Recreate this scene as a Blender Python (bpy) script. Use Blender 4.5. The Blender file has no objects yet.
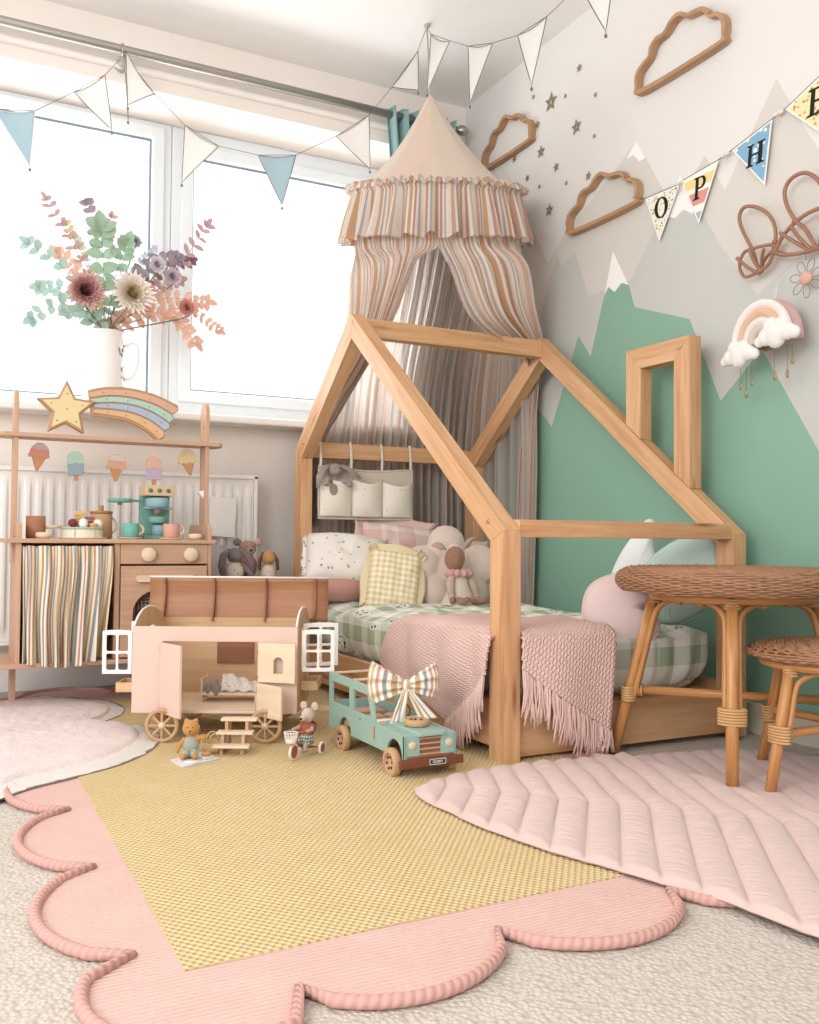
import bpy, bmesh, math, random
from math import sin, cos, pi, sqrt, radians, atan2
from mathutils import Vector, Matrix, geometry, noise

# ------------------------------------------------------------------ camera
SC = bpy.context.scene
COL = SC.collection
FOC, YAW, PITCH, ROLL, EYE = 930.0, radians(27.3), radians(1.75), radians(0.45), 0.55
fw = Vector((sin(YAW)*cos(PITCH), cos(YAW)*cos(PITCH), sin(PITCH)))
rt = Vector((cos(YAW), -sin(YAW), 0))
upv = rt.cross(fw)
rt2 = rt*cos(ROLL)+upv*sin(ROLL)
up2 = -rt*sin(ROLL)+upv*cos(ROLL)
cd = bpy.data.cameras.new('camera')
cam = bpy.data.objects.new('camera', cd); COL.objects.link(cam)
cd.sensor_fit = 'HORIZONTAL'; cd.sensor_width = 36.0; cd.lens = 36.0*FOC/819.0
cd.clip_start = 0.02
m = Matrix((rt2, up2, -fw)).transposed().to_4x4()
m.translation = Vector((0, 0, EYE)); cam.matrix_world = m
SC.camera = cam

# ------------------------------------------------------------------ light
def lin(c):
    if isinstance(c, str):
        c = c.lstrip('#'); c = tuple(int(c[i:i+2], 16)/255 for i in (0, 2, 4)); g = sum(c)/3; c = tuple(x*0.86+g*0.14 for x in c)
    return tuple(x/12.92 if x <= 0.04045 else ((x+0.055)/1.055)**2.4 for x in c[:3])+(1.0,)
W = bpy.data.worlds.new('world'); SC.world = W; W.use_nodes = True
W.node_tree.nodes['Background'].inputs[0].default_value = lin('#f8fbff')
W.node_tree.nodes['Background'].inputs[1].default_value = 1.25
def area(name, loc, rot, sx, sy, energy, color=(1, 1, 1)):
    l = bpy.data.lights.new(name, 'AREA'); l.shape = 'RECTANGLE'; l.size = sx; l.size_y = sy
    l.energy = energy; l.color = color
    o = bpy.data.objects.new(name, l); COL.objects.link(o); o.location = loc; o.rotation_euler = rot
    return o
area('window_daylight', (0.55, 4.22, 1.78), (radians(-78), 0, 0), 2.5, 1.2, 40, (0.985, 0.995, 1.0))
area('left_fill_light', (-1.7, 0.3, 1.75), (radians(78), 0, radians(-62)), 1.8, 1.3, 40, (1.0, 0.99, 0.975))  # unseen fill added to brighten left-facing sides and the mountain wall
VS = SC.view_settings
VS.view_transform = 'Standard'; VS.look = 'None'; VS.exposure = 0.44; VS.gamma = 1.0; VS.use_curve_mapping = False
SC.cycles.max_bounces = 7
SC.cycles.transparent_max_bounces = 10

# ------------------------------------------------------------------ materials
class NT:
    def __init__(s, name, rough=0.6, spec=0.3):
        s.m = bpy.data.materials.new(name); s.m.use_nodes = True
        s.t = s.m.node_tree; s.b = s.t.nodes['Principled BSDF']
        s.b.inputs['Roughness'].default_value = rough
        s.b.inputs['Specular IOR Level'].default_value = spec
    def n(s, typ, **k):
        d = s.t.nodes.new(typ)
        for a, b in k.items(): setattr(d, a, b)
        return d
    def l(s, a, b): s.t.links.new(a, b)
    def coords(s, kind='UV', scale=(1, 1, 1), rot=0):
        tc = s.n('ShaderNodeTexCoord'); mp = s.n('ShaderNodeMapping')
        mp.inputs['Scale'].default_value = scale; mp.inputs['Rotation'].default_value = (0, 0, rot)
        s.l(tc.outputs[kind], mp.inputs[0]); return mp.outputs[0]
    def noise(s, vec, scale, detail=3, rough=0.5, dist=0):
        n = s.n('ShaderNodeTexNoise'); n.inputs['Scale'].default_value = scale; n.inputs['Detail'].default_value = detail
        n.inputs['Roughness'].default_value = rough; n.inputs['Distortion'].default_value = dist
        s.l(vec, n.inputs['Vector']); return n.outputs[0]
    def vor(s, vec, scale, feature='F1', rnd=1.0):
        n = s.n('ShaderNodeTexVoronoi'); n.feature = feature; n.inputs['Scale'].default_value = scale
        n.inputs['Randomness'].default_value = rnd
        s.l(vec, n.inputs['Vector']); return n
    def ramp(s, fac, stops, const=False):
        r = s.n('ShaderNodeValToRGB'); e = r.color_ramp
        if const: e.interpolation = 'CONSTANT'
        while len(e.elements) < len(stops): e.elements.new(0.5)
        for el, (p, c) in zip(e.elements, stops):
            el.position = p; el.color = lin(c) if isinstance(c, (str, tuple)) else (c, c, c, 1)
        s.l(fac, r.inputs[0]); return r.outputs[0]
    def math(s, op, a, b=0.0, c=None):
        d = s.n('ShaderNodeMath', operation=op)
        for i, v in enumerate((a, b, c)):
            if v is None: continue
            if isinstance(v, (int, float)): d.inputs[i].default_value = v
            else: s.l(v, d.inputs[i])
        return d.outputs[0]
    def mix(s, fac, a, b, mode='MIX'):
        d = s.n('ShaderNodeMix', data_type='RGBA', blend_type=mode)
        for i, v in ((0, fac), (6, a), (7, b)):
            if isinstance(v, (int, float)): d.inputs[i].default_value = v
            elif isinstance(v, str): d.inputs[i].default_value = lin(v)
            else: s.l(v, d.inputs[i])
        return d.outputs[2]
    def color(s, v):
        if isinstance(v, str): s.b.inputs['Base Color'].default_value = lin(v)
        else: s.l(v, s.b.inputs['Base Color'])
        return s
    def bump(s, h, dist=0.002, strength=0.6):
        d = s.n('ShaderNodeBump'); d.inputs['Distance'].default_value = dist; d.inputs['Strength'].default_value = strength
        s.l(h, d.inputs['Height']); s.l(d.outputs[0], s.b.inputs['Normal']); return s
    def veil(s, k):
        out = s.t.nodes['Material Output']; src = out.inputs[0].links[0].from_socket; t = s.n('ShaderNodeBsdfTransparent'); mx = s.n('ShaderNodeMixShader'); mx.inputs[0].default_value = k
        s.l(src, mx.inputs[1]); s.l(t.outputs[0], mx.inputs[2]); s.l(mx.outputs[0], out.inputs[0])
    def sheer(s, col, k=0.4):
        t = s.n('ShaderNodeBsdfTranslucent'); mx = s.n('ShaderNodeMixShader'); mx.inputs[0].default_value = k
        if isinstance(col, str): t.inputs[0].default_value = lin(col)
        else: s.l(col, t.inputs[0])
        s.l(s.b.outputs[0], mx.inputs[1]); s.l(t.outputs[0], mx.inputs[2])
        s.l(mx.outputs[0], s.t.nodes['Material Output'].inputs[0]); return s

def plain(name, c, rough=0.6, spec=0.3, var=0.05, sc=30, bump=0.0, metal=0.0):
    k = NT(name, rough, spec); v = k.coords('Object')
    n = k.noise(v, sc, 3)
    k.color(k.mix(k.math('MULTIPLY', n, var*2), c, '#000000' if var > 0 else c))
    if bump: k.bump(n, bump)
    k.b.inputs['Metallic'].default_value = metal
    return k.m
def woodm(name, c1, c2, c3=None, scale=1.0, rough=0.5, knots=0.0):
    k = NT(name, rough, 0.35)
    v = k.coords('UV', (2.2*scale, 34*scale, 1)); n = k.noise(v, 1.0, 5, 0.6, 1.4)
    v2 = k.coords('UV', (0.9*scale, 9*scale, 1)); n2 = k.noise(v2, 1.0, 2, 0.5, 2.5)
    v3 = k.coords('UV', (6*scale, 220*scale, 1)); n3 = k.noise(v3, 1.0, 2)
    f = k.math('ADD', k.math('MULTIPLY', n, 0.5), k.math('ADD', k.math('MULTIPLY', n2, 0.35), k.math('MULTIPLY', n3, 0.15)))
    c = k.ramp(f, [(0.30, c2), (0.47, c3 or c1), (0.58, c1), (0.75, c1)])
    if knots:
        vk = k.coords('UV', (2.6, 16, 1)); vo = k.vor(vk, 1.0)
        kf = k.ramp(vo.outputs['Distance'], [(0.0, '#ffffff'), (0.09, '#b0b0b0'), (0.16, '#000000')])
        c = k.mix(kf, c, '#8a4a24')
    k.color(c); k.bump(n, 0.0006, 0.5)
    return k.m
def fabric(name, c, c2=None, weave=900, rough=0.9, bump=0.0008, sheer=0.0, mottl=8):
    k = NT(name, rough, 0.1); v = k.coords('Object')
    n = k.noise(v, mottl, 3); w = k.noise(v, weave, 2)
    col = k.mix(k.math('MULTIPLY', n, 0.6), c, c2 or c)
    col = k.mix(k.math('MULTIPLY', w, 0.14), col, '#6b5548')
    k.color(col); k.bump(w, bump)
    k.b.inputs['Sheen Weight'].default_value = 0.25
    if sheer: k.sheer(col, sheer)
    return k.m
def stripes(name, cols, period, rough=0.9, sheer=0.0, axis=0):
    """cols: list of (start 0-1, colour); repeats every `period` metres along the cloth"""
    k = NT(name, rough, 0.08); tc = k.n('ShaderNodeTexCoord'); sp = k.n('ShaderNodeSeparateXYZ')
    k.l(tc.outputs['UV'], sp.inputs[0])
    f = k.math('FRACT', k.math('DIVIDE', sp.outputs[axis], period))
    col = k.ramp(f, cols, const=True)
    v = k.coords('Object'); w = k.noise(v, 700, 2)
    col = k.mix(k.math('MULTIPLY', w, 0.15), col, '#6b5548')
    k.color(col); k.bump(w, 0.0006)
    if sheer: k.sheer(col, sheer); k.veil(0.20 if sheer > .6 else 0.05)
    return k.m
def gingham(name, base, mid, dark, p, rough=0.9, flowers=None):
    k = NT(name, rough, 0.1); tc = k.n('ShaderNodeTexCoord'); sp = k.n('ShaderNodeSeparateXYZ')
    k.l(tc.outputs['UV'], sp.inputs[0])
    a = k.math('LESS_THAN', k.math('FRACT', k.math('DIVIDE', sp.outputs[0], p)), 0.5)
    b = k.math('LESS_THAN', k.math('FRACT', k.math('DIVIDE', sp.outputs[1], p)), 0.5)
    s = k.math('MULTIPLY', k.math('ADD', a, b), 0.5)
    col = k.ramp(s, [(0.0, base), (0.5, mid), (1.0, dark)])
    if flowers:
        vo = k.vor(k.coords('UV'), 7.0, rnd=0.35)
        vo2 = k.vor(k.coords('UV'), 75.0)
        inner = k.math('LESS_THAN', vo.outputs['Distance'], 0.20)
        pet = k.math('LESS_THAN', vo2.outputs['Distance'], 0.42)
        col = k.mix(k.math('LESS_THAN', vo.outputs['Distance'], 0.24), col, k.mix(0.7, col, base))
        col = k.mix(k.math('MULTIPLY', inner, pet), col, flowers)
    v = k.coords('Object'); w = k.noise(v, 600, 2)
    col = k.mix(k.math('MULTIPLY', w, 0.12), col, '#5a5a48')
    k.color(col); k.bump(w, 0.0006); return k.m
def printed(name, base, dots, scale, size=0.3, rough=0.9, dots2=None):
    k = NT(name, rough, 0.1); v = k.coords('UV'); vo = k.vor(v, scale)
    col = k.mix(k.math('LESS_THAN', vo.outputs['Distance'], size), base, dots)
    if dots2:
        v2 = k.coords('UV', (1, 1, 1), 0.6); vo2 = k.vor(v2, scale*0.8)
        col = k.mix(k.math('LESS_THAN', vo2.outputs['Distance'], size*0.9), col, dots2)
    w = k.noise(k.coords('Object'), 500, 2)
    col = k.mix(k.math('MULTIPLY', w, 0.12), col, '#6b5548')
    k.color(col); k.bump(w, 0.0007); return k.m

# ------------------------------------------------------------------ mesh building
class MB:
    def __init__(s, M=None):
        s.v = []; s.f = []; s.uv = []; s.mi = []; s.sm = []; s.M = M or Matrix(); s.cur = 0; s.smooth = True
    def add(s, vs, fs, uvs, smooth=None):
        b = len(s.v); s.v += [s.M @ Vector(p) for p in vs]
        for f, u in zip(fs, uvs):
            s.f.append([i+b for i in f]); s.uv.append(u); s.mi.append(s.cur); s.sm.append(s.smooth if smooth is None else smooth)
        return s
    def box(s, c, d, rot=None, taper=None):
        """c centre, d full sizes; grain runs along the longest side"""
        R = rot or Matrix.Identity(3); c = Vector(c); la = max(range(3), key=lambda i: d[i])
        ax = [(1, 2), (0, 2), (0, 1)]; off = random.random()*5
        for a in range(3):
            for sg in (-1, 1):
                u, w = ax[a]
                if w == la: u, w = w, u
                vs = []; uv = []
                q = [(-1, -1), (1, -1), (1, 1), (-1, 1)]
                for x, y in q:
                    p = [0, 0, 0]; p[a] = sg*d[a]/2; p[u] = x*d[u]/2; p[w] = y*d[w]/2
                    uv.append((p[u]+off, p[w]+off+a*.3)); vs.append(c+R @ Vector(p))
                n = (vs[1]-vs[0]).cross(vs[2]-vs[0]); o = R @ Vector([sg if i == a else 0 for i in range(3)])
                f = [0, 1, 2, 3]
                if n.dot(o) < 0: f = f[::-1]; uv = uv[::-1]
                s.add(vs, [f], [uv], False)
        return s
    def beam(s, p0, p1, w, h, up=(0, 0, 1)):
        p0 = Vector(p0); p1 = Vector(p1); d = (p1-p0); L = d.length; d.normalize()
        x = Vector(up).cross(d)
        if x.length < 1e-4: x = Vector((1, 0, 0)).cross(d)
        x.normalize(); z = d.cross(x)
        return s.box((p0+p1)/2, (w, L, h), Matrix((x, d, z)).transposed())
    def ext(s, loops, mp, th, uvdir=(1, 0), smooth_side=False, bev=0.0):
        """flat shape (outer loop then holes) given in 2D, extruded by th; mp(a, b, c) -> point"""
        lp = [[Vector((a, b, 0)) for a, b in L] for L in loops]
        tris = geometry.tessellate_polygon(lp)
        flat = [p for L in lp for p in L]
        du = Vector((uvdir[0], uvdir[1])).normalized(); dv = Vector((-du.y, du.x)); off = random.random()*4
        uvf = lambda p: (p.x*du.x+p.y*du.y+off, p.x*dv.x+p.y*dv.y+off)
        P = [Vector(mp(p.x, p.y, 0)) for p in flat]; Q = [Vector(mp(p.x, p.y, th)) for p in flat]
        wn = Vector(mp(0, 0, 1))-Vector(mp(0, 0, 0))
        for t in tris:
            t = list(t); n = (P[t[1]]-P[t[0]]).cross(P[t[2]]-P[t[0]])
            if n.dot(wn)*th > 0: t = t[::-1]
            s.add([P[i] for i in t], [[0, 1, 2]], [[uvf(flat[i]) for i in t]], False)
            t = t[::-1]
            s.add([Q[i] for i in t], [[0, 1, 2]], [[uvf(flat[i]) for i in t]], False)
        for li, L in enumerate(lp):
            area2 = sum(L[i].x*L[(i+1) % len(L)].y-L[(i+1) % len(L)].x*L[i].y for i in range(len(L)))
            n = len(L); vs = [Vector(mp(p.x, p.y, 0)) for p in L]+[Vector(mp(p.x, p.y, th)) for p in L]
            fs = []; uv = []; d = 0
            hand = (Vector(mp(1, 0, 0))-Vector(mp(0, 0, 0))).cross(Vector(mp(0, 1, 0))-Vector(mp(0, 0, 0))).dot(wn)*th > 0
            fl = (area2 > 0) == (li == 0)
            if not hand: fl = not fl
            for i in range(n):
                j = (i+1) % n; e = (L[j]-L[i]).length
                f = [i, j, j+n, i+n]; u = [(d, off), (d+e, off), (d+e, off+abs(th)), (d, off+abs(th))]
                if not fl: f = f[::-1]; u = u[::-1]
                fs.append(f); uv.append(u); d += e
            s.add(vs, fs, uv, smooth_side)
        return s
    def grid(s, fn, nu, nv, cu=False, cv=False, su=1.0, sv=1.0, flip=False, mask=None):
        vs = [fn(i/nu, j/nv) for j in range(nv+(0 if cv else 1)) for i in range(nu+(0 if cu else 1))]
        w = nu+(0 if cu else 1); h = nv+(0 if cv else 1); fs = []; uv = []
        for j in range(nv):
            for i in range(nu):
                if mask and not mask((i+.5)/nu, (j+.5)/nv): continue
                a = j*w+i; b = j*w+(i+1) % w; c = ((j+1) % h)*w+(i+1) % w; d = ((j+1) % h)*w+i
                f = [a, b, c, d]; u = [(i/nu*su, j/nv*sv), ((i+1)/nu*su, j/nv*sv), ((i+1)/nu*su, (j+1)/nv*sv), (i/nu*su, (j+1)/nv*sv)]
                if flip: f = f[::-1]; u = u[::-1]
                fs.append(f); uv.append(u)
        return s.add(vs, fs, uv)
    def tube(s, pts, r, n=8, closed=False, cap=True, sq=1.0):
        pts = [Vector(p) for p in pts]; k = len(pts)
        rr = r if isinstance(r, (list, tuple)) else [r]*k
        T = []
        for i in range(k):
            a = pts[(i-1) % k] if (closed or i > 0) else pts[0]; b = pts[(i+1) % k] if (closed or i < k-1) else pts[-1]
            t = (b-a); T.append(t.normalized() if t.length > 1e-9 else Vector((0, 0, 1)))
        x = T[0].orthogonal().normalized(); X = []
        for t in T:
            x = (x-t*x.dot(t)); x = x.normalized() if x.length > 1e-6 else t.orthogonal().normalized(); X.append(x.copy())
        vs = []; d = [0]
        for i in range(k):
            y = T[i].cross(X[i])
            for j in range(n):
                a = 2*pi*j/n; vs.append(pts[i]+(X[i]*cos(a)+y*sin(a)*sq)*rr[i])
            if i: d.append(d[-1]+(pts[i]-pts[i-1]).length)
        fs = []; uv = []
        for i in range(k if closed else k-1):
            i2 = (i+1) % k; d1 = d[i]; d2 = d[i2] if i2 else d[i]+(pts[0]-pts[i]).length
            for j in range(n):
                j2 = (j+1) % n; c = 2*pi*rr[i]/n
                fs.append([i*n+j, i*n+j2, i2*n+j2, i2*n+j]); uv.append([(d1, j*c), (d1, (j+1)*c), (d2, (j+1)*c), (d2, j*c)])
        if cap and not closed:
            fs.append(list(range(n))[::-1]); uv.append([(0, 0)]*n)
            fs.append([(k-1)*n+j for j in range(n)]); uv.append([(0, 0)]*n)
        return s.add(vs, fs, uv)
    def lathe(s, prof, c=(0, 0, 0), n=32, axis=None):
        c = Vector(c); R = axis or Matrix.Identity(3)
        vs = []; fs = []; uv = []; k = len(prof)
        for r, z in prof:
            for j in range(n):
                a = 2*pi*j/n; vs.append(c+R @ Vector((max(r, 1e-5)*cos(a), max(r, 1e-5)*sin(a), z)))
        d = 0
        for i in range(k-1):
            e = sqrt((prof[i+1][0]-prof[i][0])**2+(prof[i+1][1]-prof[i][1])**2)
            for j in range(n):
                j2 = (j+1) % n; u0 = j/n*2*pi*.05; u1 = (j+1)/n*2*pi*.05
                fs.append([i*n+j, i*n+j2, (i+1)*n+j2, (i+1)*n+j]); uv.append([(u0, d), (u1, d), (u1, d+e), (u0, d+e)])
            d += e
        return s.add(vs, fs, uv)
    def ell(s, c, r, R=None, n=20, k=12):
        c = Vector(c); r = (r, r, r) if isinstance(r, (int, float)) else r; R = R or Matrix.Identity(3)
        def fn(u, v):
            a = 2*pi*u; b = pi*(v-.5); b = max(min(b, pi/2-1e-3), -pi/2+1e-3)
            return c+R @ Vector((r[0]*cos(b)*cos(a), r[1]*cos(b)*sin(a), r[2]*sin(b)))
        return s.grid(fn, n, k, cu=True, su=2*pi*r[0], sv=pi*r[2])
    def build(s, name, mats, parent=None, bevel=0.0, solid=0.0, remesh=0.0, subsurf=0, smoothmod=0, decim=0, autosm=None):
        me = bpy.data.meshes.new(name)
        off = Vector((0, 0, 0))
        if parent is None and s.v and not getattr(s, 'noorigin', False):
            xs = [p.x for p in s.v]; ys = [p.y for p in s.v]; zs = [p.z for p in s.v]
            off = Vector(((min(xs)+max(xs))/2, (min(ys)+max(ys))/2, min(zs)))
        me.from_pydata([tuple(p-off) for p in s.v], [], s.f)
        ul = me.uv_layers.new(name='UVMap'); k = 0; dat = [0.0]*(2*sum(len(f) for f in s.f))
        for u in s.uv:
            for a, b in u: dat[k] = a; dat[k+1] = b; k += 2
        ul.data.foreach_set('uv', dat)
        for mt in (mats if isinstance(mats, (list, tuple)) else [mats]): me.materials.append(mt)
        me.polygons.foreach_set('material_index', s.mi)
        me.polygons.foreach_set('use_smooth', s.sm)
        bm = bmesh.new(); bm.from_mesh(me); bmesh.ops.remove_doubles(bm, verts=bm.verts, dist=1e-5)
        bm.to_mesh(me); bm.free()
        me.update()
        o = bpy.data.objects.new(name, me); COL.objects.link(o); o.location = off
        if parent is not None:
            o.parent = parent
        if remesh:
            r = o.modifiers.new('remesh', 'REMESH'); r.mode = 'VOXEL'; r.voxel_size = remesh; r.use_smooth_shade = True
            sm = o.modifiers.new('smooth', 'SMOOTH'); sm.factor = 0.6; sm.iterations = smoothmod or 5
        if solid:
            r = o.modifiers.new('solid', 'SOLIDIFY'); r.thickness = solid; r.offset = 0
        if bevel:
            r = o.modifiers.new('bevel', 'BEVEL'); r.width = bevel; r.segments = 2; r.limit_method = 'ANGLE'; r.angle_limit = radians(35)
        if subsurf:
            r = o.modifiers.new('sub', 'SUBSURF'); r.levels = subsurf; r.render_levels = subsurf
        return o

def thing(name, label, cat, loc=(0, 0, 0), rotz=0.0, group=None):
    o = bpy.data.objects.new(name, None); COL.objects.link(o); o.empty_display_size = 0.05
    o.location = loc; o.rotation_euler = (0, 0, rotz); o['label'] = label; o['category'] = cat
    if group: o['group'] = group
    return o
def tag(o, label, cat, group=None, kind=None):
    o['label'] = label; o['category'] = cat
    if group: o['group'] = group
    if kind: o['kind'] = kind
    return o
def WM(root):
    """matrix taking world coordinates into the thing's own frame"""
    return (Matrix.Translation(root.location) @ Matrix.Rotation(root.rotation_euler.z, 4, 'Z')).inverted()
def struct(o):
    o['kind'] = 'structure'; return o
def catmull(P, t, closed=False):
    n = len(P)
    if closed: x = (t % 1.0)*n; i = int(x); f = x-i; g = lambda k: Vector(P[k % n])
    else:
        x = min(max(t, 0), 1)*(n-1); i = min(int(x), n-2); f = x-i; g = lambda k: Vector(P[min(max(k, 0), n-1)])
    a, b, c, d = g(i-1), g(i), g(i+1), g(i+2)
    return 0.5*((2*b)+(c-a)*f+(2*a-5*b+4*c-d)*f*f+(3*b-a-3*c+d)*f**3)
def spline(P, n, closed=False):
    return [catmull(P, i/n, closed) for i in range(n if closed else n+1)]
def drape(mb, curves, nu, nv, pleats=10, amp=0.02, ampf=None, su=1.0, sv=1.0, phase=0.0, wob=0.0, flip=False):
    """cloth lofted through horizontal curves listed top to bottom, with pleats"""
    def pos(u, v): return catmull([catmull(c, u) for c in curves], v)
    def fn(u, v):
        p = pos(u, v); e = 0.01
        du = pos(min(u+e, 1), v)-pos(max(u-e, 0), v); dv = pos(u, min(v+e, 1))-pos(u, max(v-e, 0))
        n = du.cross(dv)
        n = n.normalized() if n.length > 1e-9 else Vector((0, 1, 0))
        a = amp*(ampf(u, v) if ampf else 1.0)
        ph = u*pleats*2*pi+phase+wob*sin(v*3.1+u*9)
        return p+n*a*(sin(ph)+0.35*sin(2.3*ph+1.7+v*1.5))
    return mb.grid(fn, nu, nv, su=su, sv=sv, flip=flip)
def ring2(cx, cz, r, n=24, ry=None, a0=0, a1=2*pi):
    ry = ry or r; full = abs(a1-a0-2*pi) < 1e-6
    return [(cx+r*cos(a0+(a1-a0)*i/(n if full else n-1)), cz+ry*sin(a0+(a1-a0)*i/(n if full else n-1))) for i in range(n)]
def rrect(x0, y0, x1, y1, r, n=5):
    P = []
    for cx, cy, a in ((x1-r, y1-r, 0), (x0+r, y1-r, pi/2), (x0+r, y0+r, pi), (x1-r, y0+r, 1.5*pi)):
        P += [(cx+r*cos(a+pi/2*i/n), cy+r*sin(a+pi/2*i/n)) for i in range(n+1)]
    return P
random.seed(4)

# material palette
PINE = woodm('pine', '#dba878', '#bb7d4c', '#d19a69', 1.0, 0.45, knots=0.55)
BIRCH = woodm('birch_ply', '#dcb48a', '#c99a6e', '#d5aa80', 1.4, 0.5)
KWOOD = woodm('kitchen_wood', '#cda181', '#ba8b6b', '#c79a79', 1.3, 0.5)
DARKW = woodm('walnut', '#9a6444', '#7d4c33', '#91593c', 1.6, 0.5)
OAKW = woodm('oak_frame', '#bd9169', '#a1764f', '#b3865e', 1.5, 0.5)
PALEW = woodm('pale_wood', '#ead0b0', '#dcbf9b', '#e4c8a6', 1.6, 0.5)
CARAVAN_PINK = plain('pink_paint', '#e4c0ad', 0.5, 0.3, 0.02, 12)
WHITE = plain('white_paint', '#f1ece6', 0.45, 0.3, 0.02)
UPVC = plain('window_frame_white', '#dfe5e8', 0.35, 0.4, 0.01)
BLACK = plain('black_ink', '#1c1a1a', 0.6, 0.2, 0.0)
METAL = plain('grey_metal', '#b3aea6', 0.3, 0.5, 0.02, 30, 0, 0.85)
RATTAN = woodm('rattan_cane', '#cf9352', '#a96a33', '#c38246', 2.5, 0.28)
RATTAN2 = woodm('cane_binding', '#d8ab72', '#b98146', '#cf9d63', 4, 0.4)
WICKER = plain('wicker', '#b9825a', 0.5, 0.4, 0.22, 70, 0.0008)
STRIPE = [(0, '#f3e6da'), (.12, '#dfb49c'), (.24, '#f3e6da'), (.32, '#b9b8ba'), (.40, '#f3e6da'), (.50, '#deb389'), (.62, '#f3e6da'), (.70, '#cfa092'), (.78, '#f3e6da'), (.86, '#cfc4ba'), (.93, '#f5eade')]
STRIPE_BACKLIT = stripes('striped_muslin_backlit', [(p, tuple(min(1, int(c[1+2*i:3+2*i], 16)/255*.55+.45) for i in range(3))) for p, c in STRIPE], 0.125, sheer=0.68)  # stripes mixed towards white: window backlight put into the cloth colour
STRIPE_SHEER = stripes('striped_muslin', STRIPE, 0.125, sheer=0.42)
STRIPE_CLOTH = stripes('striped_cotton', [(0, '#efe3d2'), (.14, '#c69a58'), (.24, '#efe3d2'), (.34, '#8f9797'), (.44, '#efe3d2'), (.56, '#c98f76'), (.66, '#efe3d2'), (.76, '#cbaa6c'), (.86, '#efe3d2'), (.92, '#a3a6a2')], 0.11)
# ------------------------------------------------------------------ the room
XW, YW, ZC = 2.14, 3.62, 2.53
# carpet
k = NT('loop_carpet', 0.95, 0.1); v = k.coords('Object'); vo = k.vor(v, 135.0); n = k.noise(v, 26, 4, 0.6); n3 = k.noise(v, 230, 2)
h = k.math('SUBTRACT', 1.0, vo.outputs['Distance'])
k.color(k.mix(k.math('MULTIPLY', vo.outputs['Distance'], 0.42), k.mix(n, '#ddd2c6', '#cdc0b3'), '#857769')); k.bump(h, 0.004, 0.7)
CARPET = k.m
def floor_fn(u, v): return Vector((-3+u*(XW+3.02), -1.5+v*(YW+1.52), 0))
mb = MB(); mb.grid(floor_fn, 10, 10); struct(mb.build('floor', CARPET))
k = NT('ceiling_paint', 0.9, 0.1); k.color(k.mix(k.noise(k.coords('Object'), 3), '#f3f1ee', '#edebe8')); CEIL = k.m
mb = MB(); mb.box((-0.43, 1.06, ZC+0.03), (5.2, 5.2, 0.06)); struct(mb.build('ceiling', CEIL))
WALLP = plain('warm_white_wall', '#efe4da', 0.9, 0.1, 0.02, 4, 0.0)
# window wall with its opening
OX0, OX1, OZ0, OZ1 = -1.2, 1.83, 1.02, 2.285
mb = MB()
WT = 0.36
def wbox(x0, x1, z0, z1): mb.box(((x0+x1)/2, YW+WT/2, (z0+z1)/2), (x1-x0, WT, z1-z0))
wbox(-3, OX0, 0, ZC); wbox(OX1, XW+0.1, 0, ZC); wbox(OX0, OX1, 0, OZ0); wbox(OX0, OX1, OZ1, ZC)
struct(mb.build('wall_back', WALLP))
mb = MB(); mb.box((-0.435, 3.61, 0.045), (5.13, 0.02, 0.09)); struct(mb.build('baseboard_back', WHITE, bevel=0.003))
# sill board and head mouldings
mb = MB(); mb.box(((OX0+OX1)/2, 3.695, 1.012), (OX1-OX0+.02, 0.41, 0.03)); struct(mb.build('trim_1', WHITE, bevel=0.008))
mb = MB(); mb.box(((OX0+OX1)/2+.05, 3.605, 2.345), (3.2, 0.03, 0.018)); struct(mb.build('trim_2', WHITE, bevel=0.004))
# windows
GL = NT('window_glass', 0.02, 0.3); t = GL.n('ShaderNodeBsdfTransparent'); g = GL.n('ShaderNodeBsdfGlossy'); g.inputs['Roughness'].default_value = 0.02
mx = GL.n('ShaderNodeMixShader'); mx.inputs[0].default_value = 0.04
GL.l(t.outputs[0], mx.inputs[1]); GL.l(g.outputs[0], mx.inputs[2]); GL.l(mx.outputs[0], GL.t.nodes['Material Output'].inputs[0]); GLASS = GL.m
SEAL = plain('window_seal', '#7e8c96', 0.5, 0.3, 0)
def window(name, x0, x1, gx0, gx1, gz0, gz1, handle=None):
    root = bpy.data.objects.new(name, None); COL.objects.link(root); root.location = (x0, 3.90, OZ0); root['kind'] = 'structure'
    M = WM(root)
    mp = lambda a, b, c: (a, 3.94-c, b)
    f = MB(M); f.ext([[(x0, OZ0), (x1, OZ0), (x1, OZ1), (x0, OZ1)], [(gx0, gz0), (gx1, gz0), (gx1, gz1), (gx0, gz1)]], mp, 0.05)
    f.ext([[(gx0-.05, gz0-.05), (gx1+.05, gz0-.05), (gx1+.05, gz1+.05), (gx0-.05, gz1+.05)], [(gx0, gz0), (gx1, gz0), (gx1, gz1), (gx0, gz1)]], lambda a, b, c: (a, 3.892-c, b), 0.02)
    f.build('window_frame', UPVC, root, bevel=0.006)
    f = MB(M); w = 0.009
    f.ext([[(gx0, gz0), (gx1, gz0), (gx1, gz1), (gx0, gz1)], [(gx0+w, gz0+w), (gx1-w, gz0+w), (gx1-w, gz1-w), (gx0+w, gz1-w)]], lambda a, b, c: (a, 3.905-c, b), 0.006)
    f.build('window_seal', SEAL, root)
    f = MB(M); f.box(((gx0+gx1)/2, 3.915, (gz0+gz1)/2), (gx1-gx0, 0.006, gz1-gz0)); f.build('window_pane', GLASS, root)
window('window_1', OX0, 0.872, -1.1, 0.790, 1.112, 2.212)
window('window_2', 0.873, OX1, 0.960, 1.76, 1.172, 2.168)
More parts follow.
